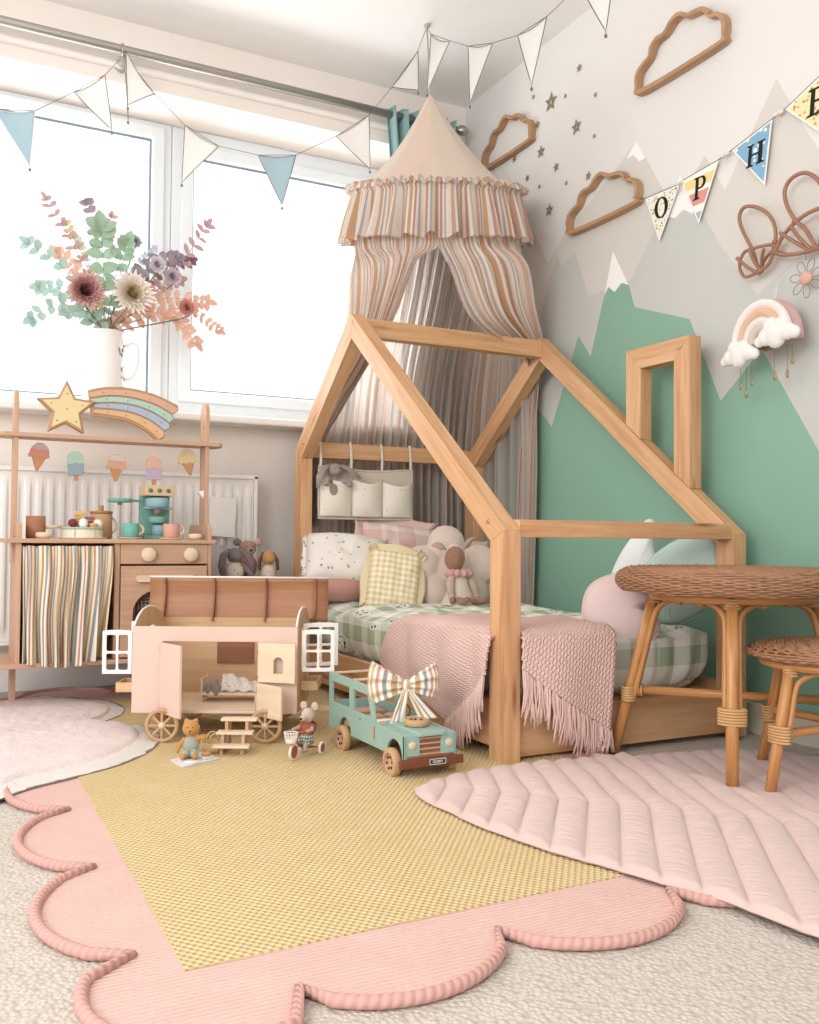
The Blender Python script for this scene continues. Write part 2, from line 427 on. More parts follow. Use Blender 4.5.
# mountain wall: painted peaks are part of the wall
MW = plain('wall_greige', '#e0dbd6', 0.9, 0.1, 0.02, 3)
ML1 = plain('paint_pale_peaks', '#d2ccc3', 0.9, 0.1, 0.02, 3)
ML2 = plain('paint_grey_peaks', '#c3c3bd', 0.9, 0.1, 0.02, 3)
MG = plain('paint_green_hill', '#86b199', 0.85, 0.15, 0.02, 3)
MS = plain('paint_snow', '#f0ece8', 0.9, 0.1, 0.0, 3)
mb = MB(); mb.box((XW+0.05, 1.0, ZC/2), (0.1, 5.24, ZC))
lay = [
 (1, [(3.6, 1.75), (3.45, 1.60), (3.32, 1.70), (3.136, 1.894), (2.975, 1.645), (2.878, 1.72), (2.657, 1.828), (2.458, 1.933), (2.335, 1.727), (2.274, 1.651), (2.142, 1.764), (2.06, 1.628), (1.864, 1.886), (1.764, 1.695), (1.687, 1.572), (1.55, 1.72), (1.4, 1.5), (0.9, 1.75), (-1.4, 1.4), (-1.4, 0.4), (3.6, 0.4)]),
 (2, [(3.6, 0.9), (3.313, 1.0), (3.18, 1.15), (3.097, 1.322), (2.916, 1.657), (2.884, 1.609), (2.803, 1.641), (2.719, 1.455), (2.488, 1.457), (2.247, 1.74), (2.077, 1.46), (1.938, 1.277), (1.82, 1.334), (1.688, 1.409), (1.3, 1.65), (0.9, 1.3), (-1.4, 1.5), (-1.4, 0.2), (3.6, 0.2)]),
 (3, [(3.6, 0.09), (3.6, 0.75), (3.3, 0.9), (3.1, 1.15), (3.026, 1.063), (2.985, 1.034), (2.946, 0.994), (2.778, 1.318), (2.707, 1.227), (2.628, 1.437), (2.581, 1.584), (2.499, 1.442), (2.468, 1.358), (2.208, 1.262), (2.078, 0.983), (1.92, 1.114), (1.727, 0.801), (1.633, 0.665), (1.2, 0.35), (0.9, 0.5), (0.4, 0.3), (-1.4, 0.3), (-1.4, 0.09)]),
 (4, [(2.512, 1.886), (2.459, 1.933), (2.413, 1.857), (2.443, 1.854), (2.473, 1.889)]),
 (4, [(2.326, 1.624), (2.247, 1.74), (2.181, 1.621), (2.194, 1.596), (2.234, 1.623), (2.27, 1.607)]),
 (4, [(2.628, 1.437), (2.581, 1.584), (2.499, 1.442), (2.535, 1.458), (2.573, 1.435), (2.606, 1.461)]),
 (4, [(3.179, 1.844), (3.136, 1.894), (3.1, 1.821), (3.129, 1.846)])]
for i, (mi, P) in enumerate(lay):
    mb.cur = mi; mb.ext([P], lambda a, b, c, d=i: (XW+0.0004-c, a, b), 0.0006+0.0006*mi)
struct(mb.build('wall_right', [MW, ML1, ML2, MG, MS]))
mb = MB(); mb.box((XW-0.011, 1.0, 0.045), (0.018, 5.2, 0.09)); struct(mb.build('baseboard_right', plain('cream_skirting', '#d9d2bf', 0.5, 0.3, 0.02), bevel=0.004))

# ------------------------------------------------------------------ curtain pole, curtain, radiator
r = thing('curtain_pole', 'long metal curtain pole with a ball finial above the window', 'curtain pole', (0.6, 3.5, 2.34))
M = WM(r)
mb = MB(M); mb.tube([(-1.5, 3.53, 2.37), (2.04, 3.53, 2.37)], 0.017, 14); mb.build('rod', METAL, r)
mb = MB(M); mb.lathe([(0, -.02), (.012, -.018), (.013, 0), (.02, .004), (.024, .02), (.022, .035), (.014, .046), (0, .05)], (2.05, 3.53, 2.375), 20, Matrix.Rotation(pi/2, 3, 'Y')); mb.build('finial', METAL, r)
for x in (0.612, -1.0, 1.9):
    mb = MB(M); mb.tube([(x, 3.62, 2.35), (x, 3.55, 2.35), (x, 3.53, 2.355)], 0.009, 10); mb.lathe([(.022, 0), (.026, .004), (.022, .012), (0, .012)], (x, 3.615, 2.35), 16, Matrix.Rotation(pi/2, 3, 'X')); mb.tube([(x-.01, 3.53+.02*cos(a), 2.37+.02*sin(a)) for a in [i*2*pi/14 for i in range(14)]], 0.004, 6, closed=True); mb.build('bracket', METAL, r)
TEAL = fabric('duck_egg_curtain', '#a9cfcd', '#8fbcbb', sheer=0.3)
mb = MB()
cv = []
for z, x0, x1 in ((2.40, 1.70, 2.03), (2.2, 1.72, 2.02), (1.5, 1.78, 2.04), (0.7, 1.80, 2.05), (0.12, 1.78, 2.06)):
    cv.append([(x0, 3.53, z), (x0*.66+x1*.34, 3.53, z), (x0*.34+x1*.66, 3.53, z), (x1, 3.53, z)])
drape(mb, cv, 90, 24, 7, 0.028, su=1.0, wob=0.2)
tag(mb.build('curtain', TEAL, solid=0.002), 'duck egg blue curtain bunched on the pole behind the canopy', 'curtain')
RAD = plain('radiator_enamel', '#f0ebe5', 0.4, 0.4, 0.01)
r = thing('radiator', 'white panel radiator on the wall below the window', 'radiator', (0.2, 3.5, 0.14)); M = WM(r)
def rad_fn(u, v):
    x = -0.75+u*1.87; z = 0.19+v*0.597; ph = (x/0.038) % 1
    a = max(0, min(1, (v-.05)/.05))*max(0, min(1, (.93-v)/.05))
    d = 0.010*a*max(0, min(1, (abs(ph-.5)-.18)*8))
    return Vector((x, 3.50-d, z))
mb = MB(M); mb.grid(rad_fn, 588, 24); mb.build('front_panel', RAD, r)
mb = MB(M); mb.box((0.185, 3.545, 0.79), (1.90, 0.11, 0.014)); mb.box((0.185, 3.55, 0.48), (1.87, 0.06, 0.58)); mb.box((0.185, 3.50, 0.183), (1.88, 0.02, 0.012))
for i in range(50): mb.box((-0.72+i*0.037, 3.545, 0.798), (0.012, 0.08, 0.003))
for x in (-0.76, 1.128): mb.box((x, 3.545, 0.485), (0.014, 0.11, 0.62))
mb.build('casing', RAD, r, bevel=0.003)
mb = MB(M); mb.tube([(1.03, 3.57, 0.18), (1.03, 3.57, 0.005)], 0.008, 8); mb.build('pipe', WHITE, r)
mb = MB(M)
for x in (-.5, .9): mb.box((x, 3.606, 0.5), (0.04, 0.02, 0.4))
mb.build('bracket', WHITE, r)

# ------------------------------------------------------------------ scalloped rug
k = NT('rug_weave_yellow', 0.95, 0.05); tc = k.coords('Object'); sp = k.n('ShaderNodeSeparateXYZ'); k.l(tc, sp.inputs[0])
wx = k.math('SINE', k.math('MULTIPLY', sp.outputs[0], 470)); row = k.math('MULTIPLY', sp.outputs[1], 380)
wy = k.math('SINE', row); h = k.math('MULTIPLY', wx, wy); nn = k.noise(tc, 14, 4); n2 = k.noise(tc, 320, 2)
k.color(k.mix(k.math('MULTIPLY', k.math('ADD', k.math('MULTIPLY', h, -.5), .5), 0.5), k.mix(nn, '#ead1a0', '#e0c288'), k.mix(n2, '#d2b176', '#c09c63')))
k.bump(h, 0.003, 0.8); RUGY = k.m
k = NT('rug_weave_pink', 0.95, 0.05); tc = k.coords('Object'); sp = k.n('ShaderNodeSeparateXYZ'); k.l(tc, sp.inputs[0])
h = k.math('ADD', k.math('SINE', k.math('MULTIPLY', sp.outputs[1], 700)), k.math('MULTIPLY', k.noise(tc, 260, 2), 1.2)); nn = k.noise(tc, 12, 4)
k.color(k.mix(nn, '#e8bfb4', '#deb0a5')); k.bump(h, 0.0015, 0.7); RUGP = k.m
k = NT('rug_piping_pink', 0.95, 0.05); v = k.coords('UV', (150, 40, 1)); sp = k.n('ShaderNodeSeparateXYZ'); k.l(v, sp.inputs[0])
h = k.math('SINE', k.math('MULTIPLY', k.math('ADD', sp.outputs[0], sp.outputs[1]), 3.2))
k.color(k.mix(k.math('ADD', k.math('MULTIPLY', h, .2), .25), '#d9a59a', '#b98579')); k.bump(h, 0.001, 0.6); PIPE = k.m
RX0, RX1, RY0, RY1 = 0.278, 1.47, 1.105, 3.404
def scal(p0, p1, n, bulge, out):
    p0 = Vector(p0); p1 = Vector(p1); P = []
    for i in range(n):
        a = p0.lerp(p1, i/n); b = p0.lerp(p1, (i+1)/n)
        for j in range(12):
            t = j/12; P.append(a.lerp(b, t)+Vector(out)*bulge*(sin(pi*t)**0.55))
    return P
P = []
P += scal((RX0, 1.262+.357*6), (RX0-.034, 1.250), 6, 0.102, (-1, 0)); P.append(Vector((RX0-.034, 1.250)))
c0 = Vector((RX0-.01, RY0+.14)); c1 = Vector((RX0+.13, RY0-.035))
for j in range(16):
    t = j/16; ang = pi*(0.86+0.80*t); mid = Vector((RX0+.045, RY0+.035)); P.append(mid+Vector((cos(ang)*0.155, sin(ang)*0.155)))
P += scal(c1, (RX0+.435, RY0), 1, 0.10, (0, -1))
P += scal((RX0+.435, RY0), (RX0+.435+.318*2, RY0+.01), 2, 0.108, (0, -1))
P += scal((RX1, RY0+.06), (RX1, RY1), 6, 0.09, (1, 0))
P += scal((RX1, RY1), (RX0, RY1), 4, 0.12, (0, 1))
rug = [(p.x, p.y) for p in P]
r = thing('scalloped_rug', 'large ochre rug with scalloped pink border on the carpet', 'rug', (1.0, 2.1, 0.0)); M = WM(r)
mb = MB(M); mb.ext([rug], lambda a, b, c: (a, b, 0.001+c), 0.006); mb.build('border', RUGP, r)
mb = MB(M); mb.ext([[(0.325, 3.25), (0.297, 1.18), (0.6, 1.19), (RX1-.03, 1.205), (RX1-.03, 3.25)]], lambda a, b, c: (a, b, 0.006+c), 0.003); mb.build('woven_centre', RUGY, r)
mb = MB(M); mb.tube([(a, b, 0.009) for a, b in rug], 0.0085, 10, closed=True); mb.build('piping', PIPE, r)

# ------------------------------------------------------------------ small pink cloud rug (fleece)
k = NT('fleece_white', 0.95, 0.05); v = k.coords('Object'); n = k.noise(v, 160, 4, .7); k.color(k.mix(n, '#f3ece4', '#ddd2c8')); k.bump(n, 0.006, 0.8); FLW = k.m
k = NT('fleece_pink', 0.95, 0.05); v = k.coords('Object'); n = k.noise(v, 140, 4, .7); n2 = k.noise(v, 7, 3)
k.color(k.mix(k.ramp(n2, [(.4, '#000000'), (.65, '#ffffff')]), k.mix(n, '#efdbd8', '#e6cbc8'), '#ecdcd8')); k.bump(n, 0.006, 0.8); FLP = k.m
out = [(-.25, 2.3), (-.05, 2.03), (.10, 2.07), (.20, 2.16), (.30, 2.22), (.42, 2.30), (.52, 2.43), (.572, 2.58), (.565, 2.72), (.50, 2.82), (.475, 2.86), (.53, 2.94), (.565, 3.08), (.53, 3.22), (.45, 3.32), (.33, 3.40), (.20, 3.36), (0.0, 3.42), (-.25, 3.3)]
so = spline([(a, b, 0) for a, b in out], 110, True)
def sheet(mb, so, c, hfn, nr=30, rmax=1.0):
    c = Vector(c); n = len(so)
    def fn(u, v):
        p = so[int(round(u*n)) % n]; q = c+(p-c)*(v*rmax); q = Vector((q.x, q.y, 0)); q.z = hfn(q.x, q.y, v*rmax); return q
    return mb.grid(fn, n, nr, cu=True, su=1, sv=1)
r = thing('cloud_rug', 'small cloud-shaped fleece rug, pink with white edge, at the left', 'rug', (.15, 2.7, 0)); M = WM(r)
mb = MB(M); sheet(mb, so, (.2, 2.75, 0), lambda x, y, v: 0.010+0.012*(1-v**8)+0.003*noise.noise(Vector((x*30, y*30, 0)))); mb.build('white_border', FLW, r)
mb = MB(M); sheet(mb, so, (.2, 2.75, 0), lambda x, y, v: (0.024+0.010*(1-(v/.86)**6)+0.004*noise.noise(Vector((x*40, y*40, 1)))) if v < .855 else .018, 40, 0.86); mb.build('pink_centre', FLP, r)
mb = MB(M); mb.ext([[(p.x, p.y) for p in so]], lambda a, b, c: (a, b, 0.008+c), 0.003); mb.build('backing', plain('rug_backing', '#8b7a70', 0.9), r)

# ------------------------------------------------------------------ quilted leaf mat
QF = fabric('dusty_pink_quilt', '#dfbfb6', '#d3b0a6', rough=0.6)
tip = Vector((.939, 1.783, 0)); sd = Vector((.67, -.74, 0)).normalized(); sn = Vector((-sd.y, sd.x, 0))
lower = [(.939, 1.783), (.918, 1.70), (.925, 1.60), (.93, 1.50), (.965, 1.335), (1.0, 1.235), (1.033, 1.13), (1.067, 1.035), (1.084, .90), (1.12, .75), (1.25, .58)]
upper = [(1.5, .52), (1.75, .62), (1.95, .85), (2.03, 1.15), (2.04, 1.45), (1.99, 1.70), (1.86, 1.80), (1.72, 1.83), (1.58, 1.85), (1.44, 1.85), (1.28, 1.86), (1.13, 1.855), (1.0, 1.82)]
so = spline([(a, b, 0) for a, b in lower+upper], 620, True)
def quilt(x, y, v):
    p = Vector((x, y, 0))-tip; s_ = p.dot(sd); t_ = p.dot(sn)
    t_ -= 0.033+.004*sin(s_*60)
    ph = s_+(0.45*t_ if t_ > 0 else 0.15*t_)
    a = abs(sin(pi*ph/0.061)); b = 1-math.exp(-abs(t_)/0.004)*0.35*(t_ > -.02)
    hh = 0.0125*(a**0.42)*b
    q = Vector((ph*16, t_*110, 0)) 
    hh += (0.0020*noise.noise(q)+0.0012*noise.noise(q*2.2))*min(1, a*2)+0.005*noise.noise(Vector((x*5, y*5, 3)))
    e = max(0, min(1, (1-v)/0.03))
    k_ = max(0, min(1, (1.580-x)/.035)); return 0.004+0.010*k_*k_*(3-2*k_)+max(0.0, hh)*e*(.75 if k_ < .5 else 1)
mb = MB(); sheet(mb, so, (1.45, 1.25, 0), quilt, 230)
o = mb.build('leaf_play_mat', QF, solid=0.004); tag(o, 'dusty pink quilted leaf play mat spread beside the bed', 'play mat')

# ------------------------------------------------------------------ house bed
r = thing('house_bed', 'pine house-frame toddler bed with a small chimney', 'bed', (1.65, 2.6, 0.0)); M = WM(r)
TX, TY = 0.047, 0.068
Fb, Fe, Rg, Be = (1.912, 0.006), (1.912, 0.577), (2.868, 1.316), (3.392, 0.897)
Bb = (3.392, 0.006)
iFb, iFe, iRg, iBe, iBb = (1.98, 0.006), (1.98, 0.549), (2.860, 1.229), (3.324, 0.858), (3.324, 0.006)
def side(x):
    mp = lambda a, b, c: (x+c, a, b)
    for nm, q, d in (('post', [Fb, iFb, iFe, Fe], (0, 1)), ('rafter', [Fe, iFe, iRg, Rg], (.79, .61)), ('rafter', [Rg, iRg, iBe, Be], (.78, -.62)), ('post', [Be, iBe, iBb, Bb], (0, 1))):
        mb = MB(M); mb.ext([q], mp, TX, d); mb.build(nm, PINE, r, bevel=0.0018)
side(1.25); side(2.017)
for nm, p0, p1, w, h in (('ridge_beam', (1.297, 2.862, 1.268), (2.017, 2.862, 1.268), .045, .062), ('eaves_beam', (1.297, 1.950, .582), (2.017, 1.950, .582), .062, .044), ('eaves_beam', (1.297, 3.35, .895), (2.017, 3.35, .895), .045, .060),
        ('bottom_rail', (1.297, 1.945, .075), (2.017, 1.945, .075), .024, .118), ('bottom_rail', (1.297, 3.36, .10), (2.017, 3.36, .10), .024, .118),
        ('bottom_rail', (1.274, 1.98, .095), (1.274, 3.324, .095), .024, .118), ('bottom_rail', (2.04, 1.98, .095), (2.04, 3.324, .095), .024, .118)):
    mb = MB(M); mb.beam(p0, p1, w, h); mb.build(nm, PINE, r, bevel=0.0018)
mb = MB(M)
for i in range(12): mb.box((1.657, 2.02+i*.112, .125), (.70, .07, .015))
mb.build('slats', PINE, r)
ch = lambda y: 0.577+(y-1.912)*.773
mp = lambda a, b, c: (2.017+c, a, b)
yo0, yo1, yi0, yi1 = 2.083, 2.37, 2.15, 2.300
for q, d in (([(yo0, ch(yo0)+.002), (yi0, ch(yi0)+.002), (yi0, 1.108), (yo0, 1.175)], (0, 1)), ([(yo1, ch(yo1)+.002), (yo1, 1.175), (yi1, 1.108), (yi1, ch(yi1)+.002)], (0, 1)), ([(yo0, 1.175), (yi0, 1.108), (yi1, 1.108), (yo1, 1.175)], (1, 0))):
    mb = MB(M); mb.ext([q], mp, TX, d); mb.build('chimney_board', PINE, r, bevel=0.0018)
for y, z in ((1.99, .60), (2.855, 1.285), (3.30, .915)):
    mb = MB(M); mb.lathe([(0, -.002), (.006, -.002), (.006, .001), (.0045, .002), (0.001, .0005)], (1.249, y, z), 14, Matrix.Rotation(-pi/2, 3, 'Y')); mb.build('bolt', METAL, r)
# mattress, duvet
def slab(mb, x0, x1, y0, y1, z0, z1, nx=60, ny=90, r=0.05, puff=0.0, ns=0.0, su=None, fold=0.0):
    L = (x1-x0); Wd = (y1-y0)
    # profile from underside edge up over the top: polar superellipse rings
    def fn(u, v):
        # v from 0 (bottom edge) .. side .. 1 (top centre)
        a = 2*pi*u; cx = cos(a); sy = sin(a); k = max(abs(cx), abs(sy))
        ex, ey = cx/k, sy/k
        pw = (abs(cx)**12+abs(sy)**12)**(-1/12); ex, ey = cx*pw, sy*pw
        if v < .3: t = v/.3; off = -r*(1-sin(pi*min(t*.9, .5)+.01)**.6)*.6; z = z0+(z1-z0)*t*.82; inset = 1.0; dx = off
        else:
            t = (v-.3)/.7; inset = 1-t; dx = -r*.5*min(1, t*6)*(1 if t < .17 else 1); z = z0+(z1-z0)*(.82+.18*sin(min(1, t*5)*pi/2)); dx = -r*.45*min(1, t*7)**1.5
        hx = (L/2+dx)*inset; hy = (Wd/2+dx)*inset
        x = (x0+x1)/2+ex*hx; y = (y0+y1)/2+ey*hy
        z += ns*noise.noise(Vector((x*7, y*7, 0)))+ns*.5*noise.noise(Vector((x*19, y*19, 2)))
        if v < .4 and fold:
            w = fold*sin(a*37+3*noise.noise(Vector((x*9, y*9, 5))))*(1-abs(v-.15)*2.2); x += ex*w; y += ey*w
        return Vector((x, y, z))
    return fn
def slab_uv(mb, fn, nu, nv):
    # world-projected UVs so checks stay square on top and sides
    w = nu; base = [fn(i/nu, j/nv) for j in range(nv+1) for i in range(nu)]; fs = []; uv = []
    for j in range(nv):
        for i in range(nu):
            a = j*w+i; b = j*w+(i+1) % w; c = (j+1)*w+(i+1) % w; d = (j+1)*w+i
            f = [a, b, c, d]; ps = [base[q] for q in f]; n = (ps[1]-ps[0]).cross(ps[2]-ps[0])
            if n.length < 1e-12: n = Vector((0, 0, 1))
            n.normalize()
            if abs(n.z) > .6: u = [(p.x, p.y) for p in ps]
            elif abs(n.x) > abs(n.y): u = [(p.z, p.y) for p in ps]
            else: u = [(p.x, p.z) for p in ps]
            fs.append(f); uv.append(u)
    return mb.add(base, fs, uv)
MATR = fabric('mattress_cotton', '#efe9e1', '#e4dcd2')
mb = MB(); mb.grid(slab(mb, 1.31, 2.005, 1.99, 3.31, .133, .235), 160, 30, cu=True); o = mb.build('mattress', MATR); tag(o, 'white mattress lying on the slats of the house bed', 'mattress')
CHK = gingham('green_check_duvet', '#f3efe5', '#d6dac6', '#a9b894', 0.105, flowers='#4a5270')
mb = MB(); slab_uv(mb, slab(mb, 1.285, 2.008, 1.955, 3.30, .150, .318, r=.06, ns=.016, fold=.004), 320, 60)
o = mb.build('duvet', CHK); tag(o, 'green check duvet with dark floral sprigs on the bed', 'duvet')
# ------------------------------------------------------------------ knitted throw
k = NT('pink_knit', 0.95, 0.1); tc = k.coords('UV'); sp = k.n('ShaderNodeSeparateXYZ'); k.l(tc, sp.inputs[0])
a = k.math('SINE', k.math('MULTIPLY', k.math('ADD', sp.outputs[0], k.math('MULTIPLY', k.math('SINE', k.math('MULTIPLY', sp.outputs[1], 420)), .0022)), 520))
b = k.math('SINE', k.math('MULTIPLY', sp.outputs[1], 840)); h = k.math('MULTIPLY', k.math('ADD', a, 1.2), k.math('ADD', k.math('MULTIPLY', b, .4), .8))
n = k.noise(k.coords('Object'), 9, 3)
k.color(k.mix(k.math('MULTIPLY', h, .40), '#dcb1a5', k.mix(n, '#f0d0c6', '#eac5ba'))); k.bump(h, 0.002, 0.7); KNIT = k.m
r = thing('knitted_throw', 'pale pink knitted throw with long fringe draped over the bed corner', 'throw', (1.45, 2.1, 0.0)); M = WM(r)
Q0, Q1, Q2, Q3 = Vector((.99, 2.17)), Vector((1.558, 1.645)), Vector((1.605, 2.24)), Vector((1.10, 2.585))
EX, EY = 1.246, 1.900
def tpos(u, v):
    p = Q0.lerp(Q1, u).lerp(Q3.lerp(Q2, u), v)+Vector((-.67, -.74))*(.062*sin(pi*u)*(1-v))
    x, y = p; z = 0.333
    nz = noise.noise(Vector((x*6, y*6, 0)))
    dx = max(0, EX-x); dy = max(0, EY-y)
    x2, y2 = max(x, EX), max(y, EY)
    if dx > 0: x2 = EX-.004-0.018*sin(pi*min(1, dx/.2))*abs(sin(y*17))-.006*dx*4; z -= max(0, dx-.01)
    if dy > 0: y2 = EY-.004-0.016*sin(min(1, dy/.2)*pi*.6)*(.5+.5*sin(x*23+1))-.004; z -= max(0, dy-.01)
    # rounded shoulders
    for dd, e in ((x-EX, 0), (y-EY, 1)):
        if 0 <= dd < .05: z -= .018*(1-dd/.05)**2
    if dx > 0 or dy > 0: z -= .018
    else: z += 0.010*nz
    return Vector((x2, y2, z))
def tmask(u, v):
    p = Q0.lerp(Q1, u).lerp(Q3.lerp(Q2, u), v)+Vector((-.67, -.74))*(.062*sin(pi*u)*(1-v))
    return not (p.x < 1.300 and p.y < 1.98 and not (p.x < 1.246 and p.y > 1.955) and not (p.y < 1.90 and p.x > 1.288))
mb = MB(M); mb.grid(tpos, 130, 90, su=.81, sv=.55, mask=tmask); mb.build('woven_body', KNIT, r, solid=0.006)
FR = fabric('pink_wool', '#eac3b7', '#dcb0a3', weave=300)
mb = MB(M); random.seed(9)
for i in range(118):
    u = i/117; p = Q0.lerp(Q1, u)+Vector((-.67, -.74))*(.062*sin(pi*u))
    if p.x < 1.290 and p.y < 1.96: continue
    q = tpos(u, 0); L = 0.085+random.random()*.03
    out = Vector((-1, 0, 0)) if p.x < EX else Vector((0, -1, 0))
    for s in range(2):
        q0 = q+out*.002+Vector((random.uniform(-.004, .004), random.uniform(-.004, .004), 0)); w = random.uniform(-.012, .012); w2 = random.uniform(-.012, .012)
        sd_ = Vector((out.y, out.x, 0)); ll = min(L*random.uniform(.85, 1.1), q0.z-.012)
        pts = [q0+out*(.004*sin(t*3))+sd_*(w*t*t+w2*.4*sin(t*5))-Vector((0, 0, ll*t)) for t in (0, .2, .4, .6, .8, 1)]
        mb.tube(pts, [.0030, .0028, .0026, .0026, .0024, .0016], 5)
o = mb.build('fringe', FR, r); o['kind'] = 'stuff'

# ------------------------------------------------------------------ pillows
def frame3(n, up=(0, 0, 1)):
    n = Vector(n).normalized(); x = Vector(up).cross(n)
    if x.length < 1e-3: x = Vector((1, 0, 0))
    x.normalize(); return x, n.cross(x), n
def pillow(mb, c, n, w, h, t, roll=0.0, p=4.0, nz=.006, seed=0, N=44):
    X, Y, Z = frame3(n); ca, sa = cos(roll), sin(roll); X, Y = X*ca+Y*sa, -X*sa+Y*ca; c = Vector(c)
    def side(sg):
        def fn(u, v):
            a, b = 2*u-1, 2*v-1
            th = (max(0, 1-abs(a)**p)*max(0, 1-abs(b)**p))**.45
            sh = 1-.05*(1-abs(b)**2)*abs(a)**2; sh2 = 1-.05*(1-abs(a)**2)*abs(b)**2
            d = noise.noise(Vector((a*2.5+seed, b*2.5, sg)))*nz*2
            return c+X*(a*w/2*sh2)+Y*(b*h/2*sh)+Z*(sg*(t/2*th+d*th))
        return fn
    mb.grid(side(1), N, N, su=w, sv=h); mb.grid(side(-1), N, N, su=w, sv=h, flip=True)
    return X, Y, Z
def ruffle(mb, c, X, Y, Z, w, h, depth=.025, waves=60, amp=.008, back=0):
    c = Vector(c)
    per = rrect(-w/2, -h/2, w/2, h/2, .03, 8); so = spline([(a, b, 0) for a, b in per], 420, True)
    def fn(u, v):
        q = so[int(round(u*420)) % 420]; d = Vector((q.x, q.y, 0)).normalized()
        q = q+d*(-.008+depth*v*(1+.08*sin(u*waves*4*pi))); 
        return c+X*q.x+Y*q.y+Z*(amp*v*sin(u*waves*2*pi)+amp*.5*sin(u*waves*1.37*2*pi+1)*v+back)
    return mb.grid(fn, 420, 3, cu=True, su=4, sv=depth)
MAUVE = fabric('clay_pink_linen', '#c99383', '#b98173')
mb = MB(); mb.ell((1.42, 3.20, .376), (.195, .10, .062), None, 40, 24); o = mb.build('clay_pillow', MAUVE); tag(o, 'plain clay-pink pillow lying flat beneath the floral frilled pillow', 'pillow')
FLO = printed('floral_cotton', '#ece3d8', '#a9949b', 38, .17, dots2='#8c93a0')
LINEN = fabric('frill_linen', '#e9dccc', '#ddcdbb')
r = thing('floral_pillow', 'white floral frilled pillow resting on the clay-pink pillow', 'pillow', (1.41, 3.14, .41)); M = WM(r)
mb = MB(M); c = (1.395, 3.205, .478); X, Y, Z = pillow(mb, c, (-.15, -.66, .73), .31, .235, .13, roll=-.12, seed=3, p=2.6); mb.build('cover', FLO, r)
mb = MB(M); ruffle(mb, c, X, Y, Z, .30, .22, .030, 34, .008, -.004); mb.build('frill', FLO, r, solid=.0015)
PCK = gingham('pink_white_check', '#f0e2da', '#e8c9c0', '#dfb4aa', 0.14)
r = thing('pink_check_pillow', 'pink and white large-check frilled pillow at the back of the bed', 'pillow', (1.6, 3.17, .33)); M = WM(r)
mb = MB(M); c = (1.635, 3.262, .492); X, Y, Z = pillow(mb, c, (-.1, -.92, .38), .30, .25, .09, roll=-.12, seed=6, p=3); mb.build('cover', PCK, r)
mb = MB(M); ruffle(mb, c, X, Y, Z, .30, .25, .045, 28, .016); mb.build('frill', fabric('blush_frill', '#e6c6bc', '#dab4a8'), r, solid=.0015)
YCK = gingham('yellow_gingham', '#f3ebd6', '#ecd9ae', '#e2c78a', 0.021)
r = thing('yellow_gingham_cushion', 'yellow gingham cushion with a ruffled edge standing on the bed', 'cushion', (1.52, 3.0, .32)); M = WM(r)
mb = MB(M); c = (1.500, 3.03, .402); X, Y, Z = pillow(mb, c, (-.28, -.88, .33), .185, .225, .07, roll=-.16, seed=9); mb.build('cover', YCK, r)
mb = MB(M); ruffle(mb, c, X, Y, Z, .185, .225, .034, 26, .010); mb.build('ruffle', fabric('cream_yellow_ruffle', '#ecd9b2', '#e0c793'), r, solid=.0015)
PLUSH = fabric('oatmeal_plush', '#dec9ba', '#d3baa9', weave=260, bump=.002)
# flower cushion: five petals round a middle
r = thing('flower_cushion', 'oatmeal plush flower-shaped cushion standing behind the rag doll', 'cushion', (1.68, 3.0, .33)); M = WM(r)
mb = MB(M); X, Y, Z = frame3((-.35, -.90, .24)); R3 = Matrix((X, Y, Z)).transposed(); c = Vector((1.735, 3.02, .432))
mb.ell(c, (.075, .075, .045), R3)
for dx, dy, rr in ((-.015, .108, .072), (-.108, .030, .072), (-.062, -.078, .068), (.068, -.076, .068), (.108, .032, .074)):
    mb.ell(c+X*dx+Y*dy+Z*.005, (rr, rr, .048), R3, 28, 16)
mb.build('petals', PLUSH, r, remesh=.006, smoothmod=6)
# rag doll
r = thing('rag_doll', 'brown-faced rag doll in cream dress and pink petal collar leaning on the flower cushion', 'doll', (1.70, 2.90, .318)); M = WM(r); r.scale = (1.3, 1.2, 1.25)
BROWN = fabric('doll_face_brown', '#a87a5e', '#96694f'); DRESS = fabric('doll_dress_cream', '#ddccb4', '#cfbba1', mottl=20); PET = fabric('petal_collar_pink', '#dba39b', '#cc8f88')
hc = Vector((1.688, 2.905, .452))
mb = MB(M); mb.ell(hc, (.030, .028, .037)); mb.ell(hc-Vector((0, 0, .04)), (.016, .015, .02)); mb.ell(hc+Vector((-.005, -.028, -.004)), (.005, .005, .004)); mb.build('head', BROWN, r, remesh=.003)
mb = MB(M)
for sx in (-.009, .009): mb.ell(hc+Vector((sx-.008, -.0265, .006)), .0016, None, 8, 6)
mb.build('eyes', BLACK, r)
mb = MB(M); mb.ell(hc+Vector((.004, .012, .006)), (.033, .028, .038)); mb.build('hood', PLUSH, r)
for sx, tl in ((-1, -.5), (1, .62)):
    mb = MB(M); e = hc+Vector((.028*sx, .0, .028)); d = Vector((sx*.9, -.1, .12 if sx < 0 else .75)).normalized(); x = Vector((0, -1, .2)); 
    mb.tube([e+d*t*.052+Vector((0, 0, .006*sin(t*3))) for t in [i/8 for i in range(9)]], [.003, .009, .0125, .0135, .013, .011, .008, .0045, .001], 12, sq=.45); mb.build('ear', fabric('ear_linen', '#c9ab94', '#b8957c'), r)
bc = Vector((1.700, 2.90, .38))
mb = MB(M); mb.lathe([(.014, .035), (.024, .02), (.026, .0), (.034, -.02), (.05, -.055), (.056, -.06), (.0, -.058)], bc, 26); mb.build('dress', DRESS, r)
mb = MB(M)
for i in range(7):
    a = -pi/2+(i-3)*.62; mb.ell(bc+Vector((cos(a)*.026, sin(a)*.024, .030)), (.017, .010, .013), Matrix.Rotation(a, 3, 'Z'))
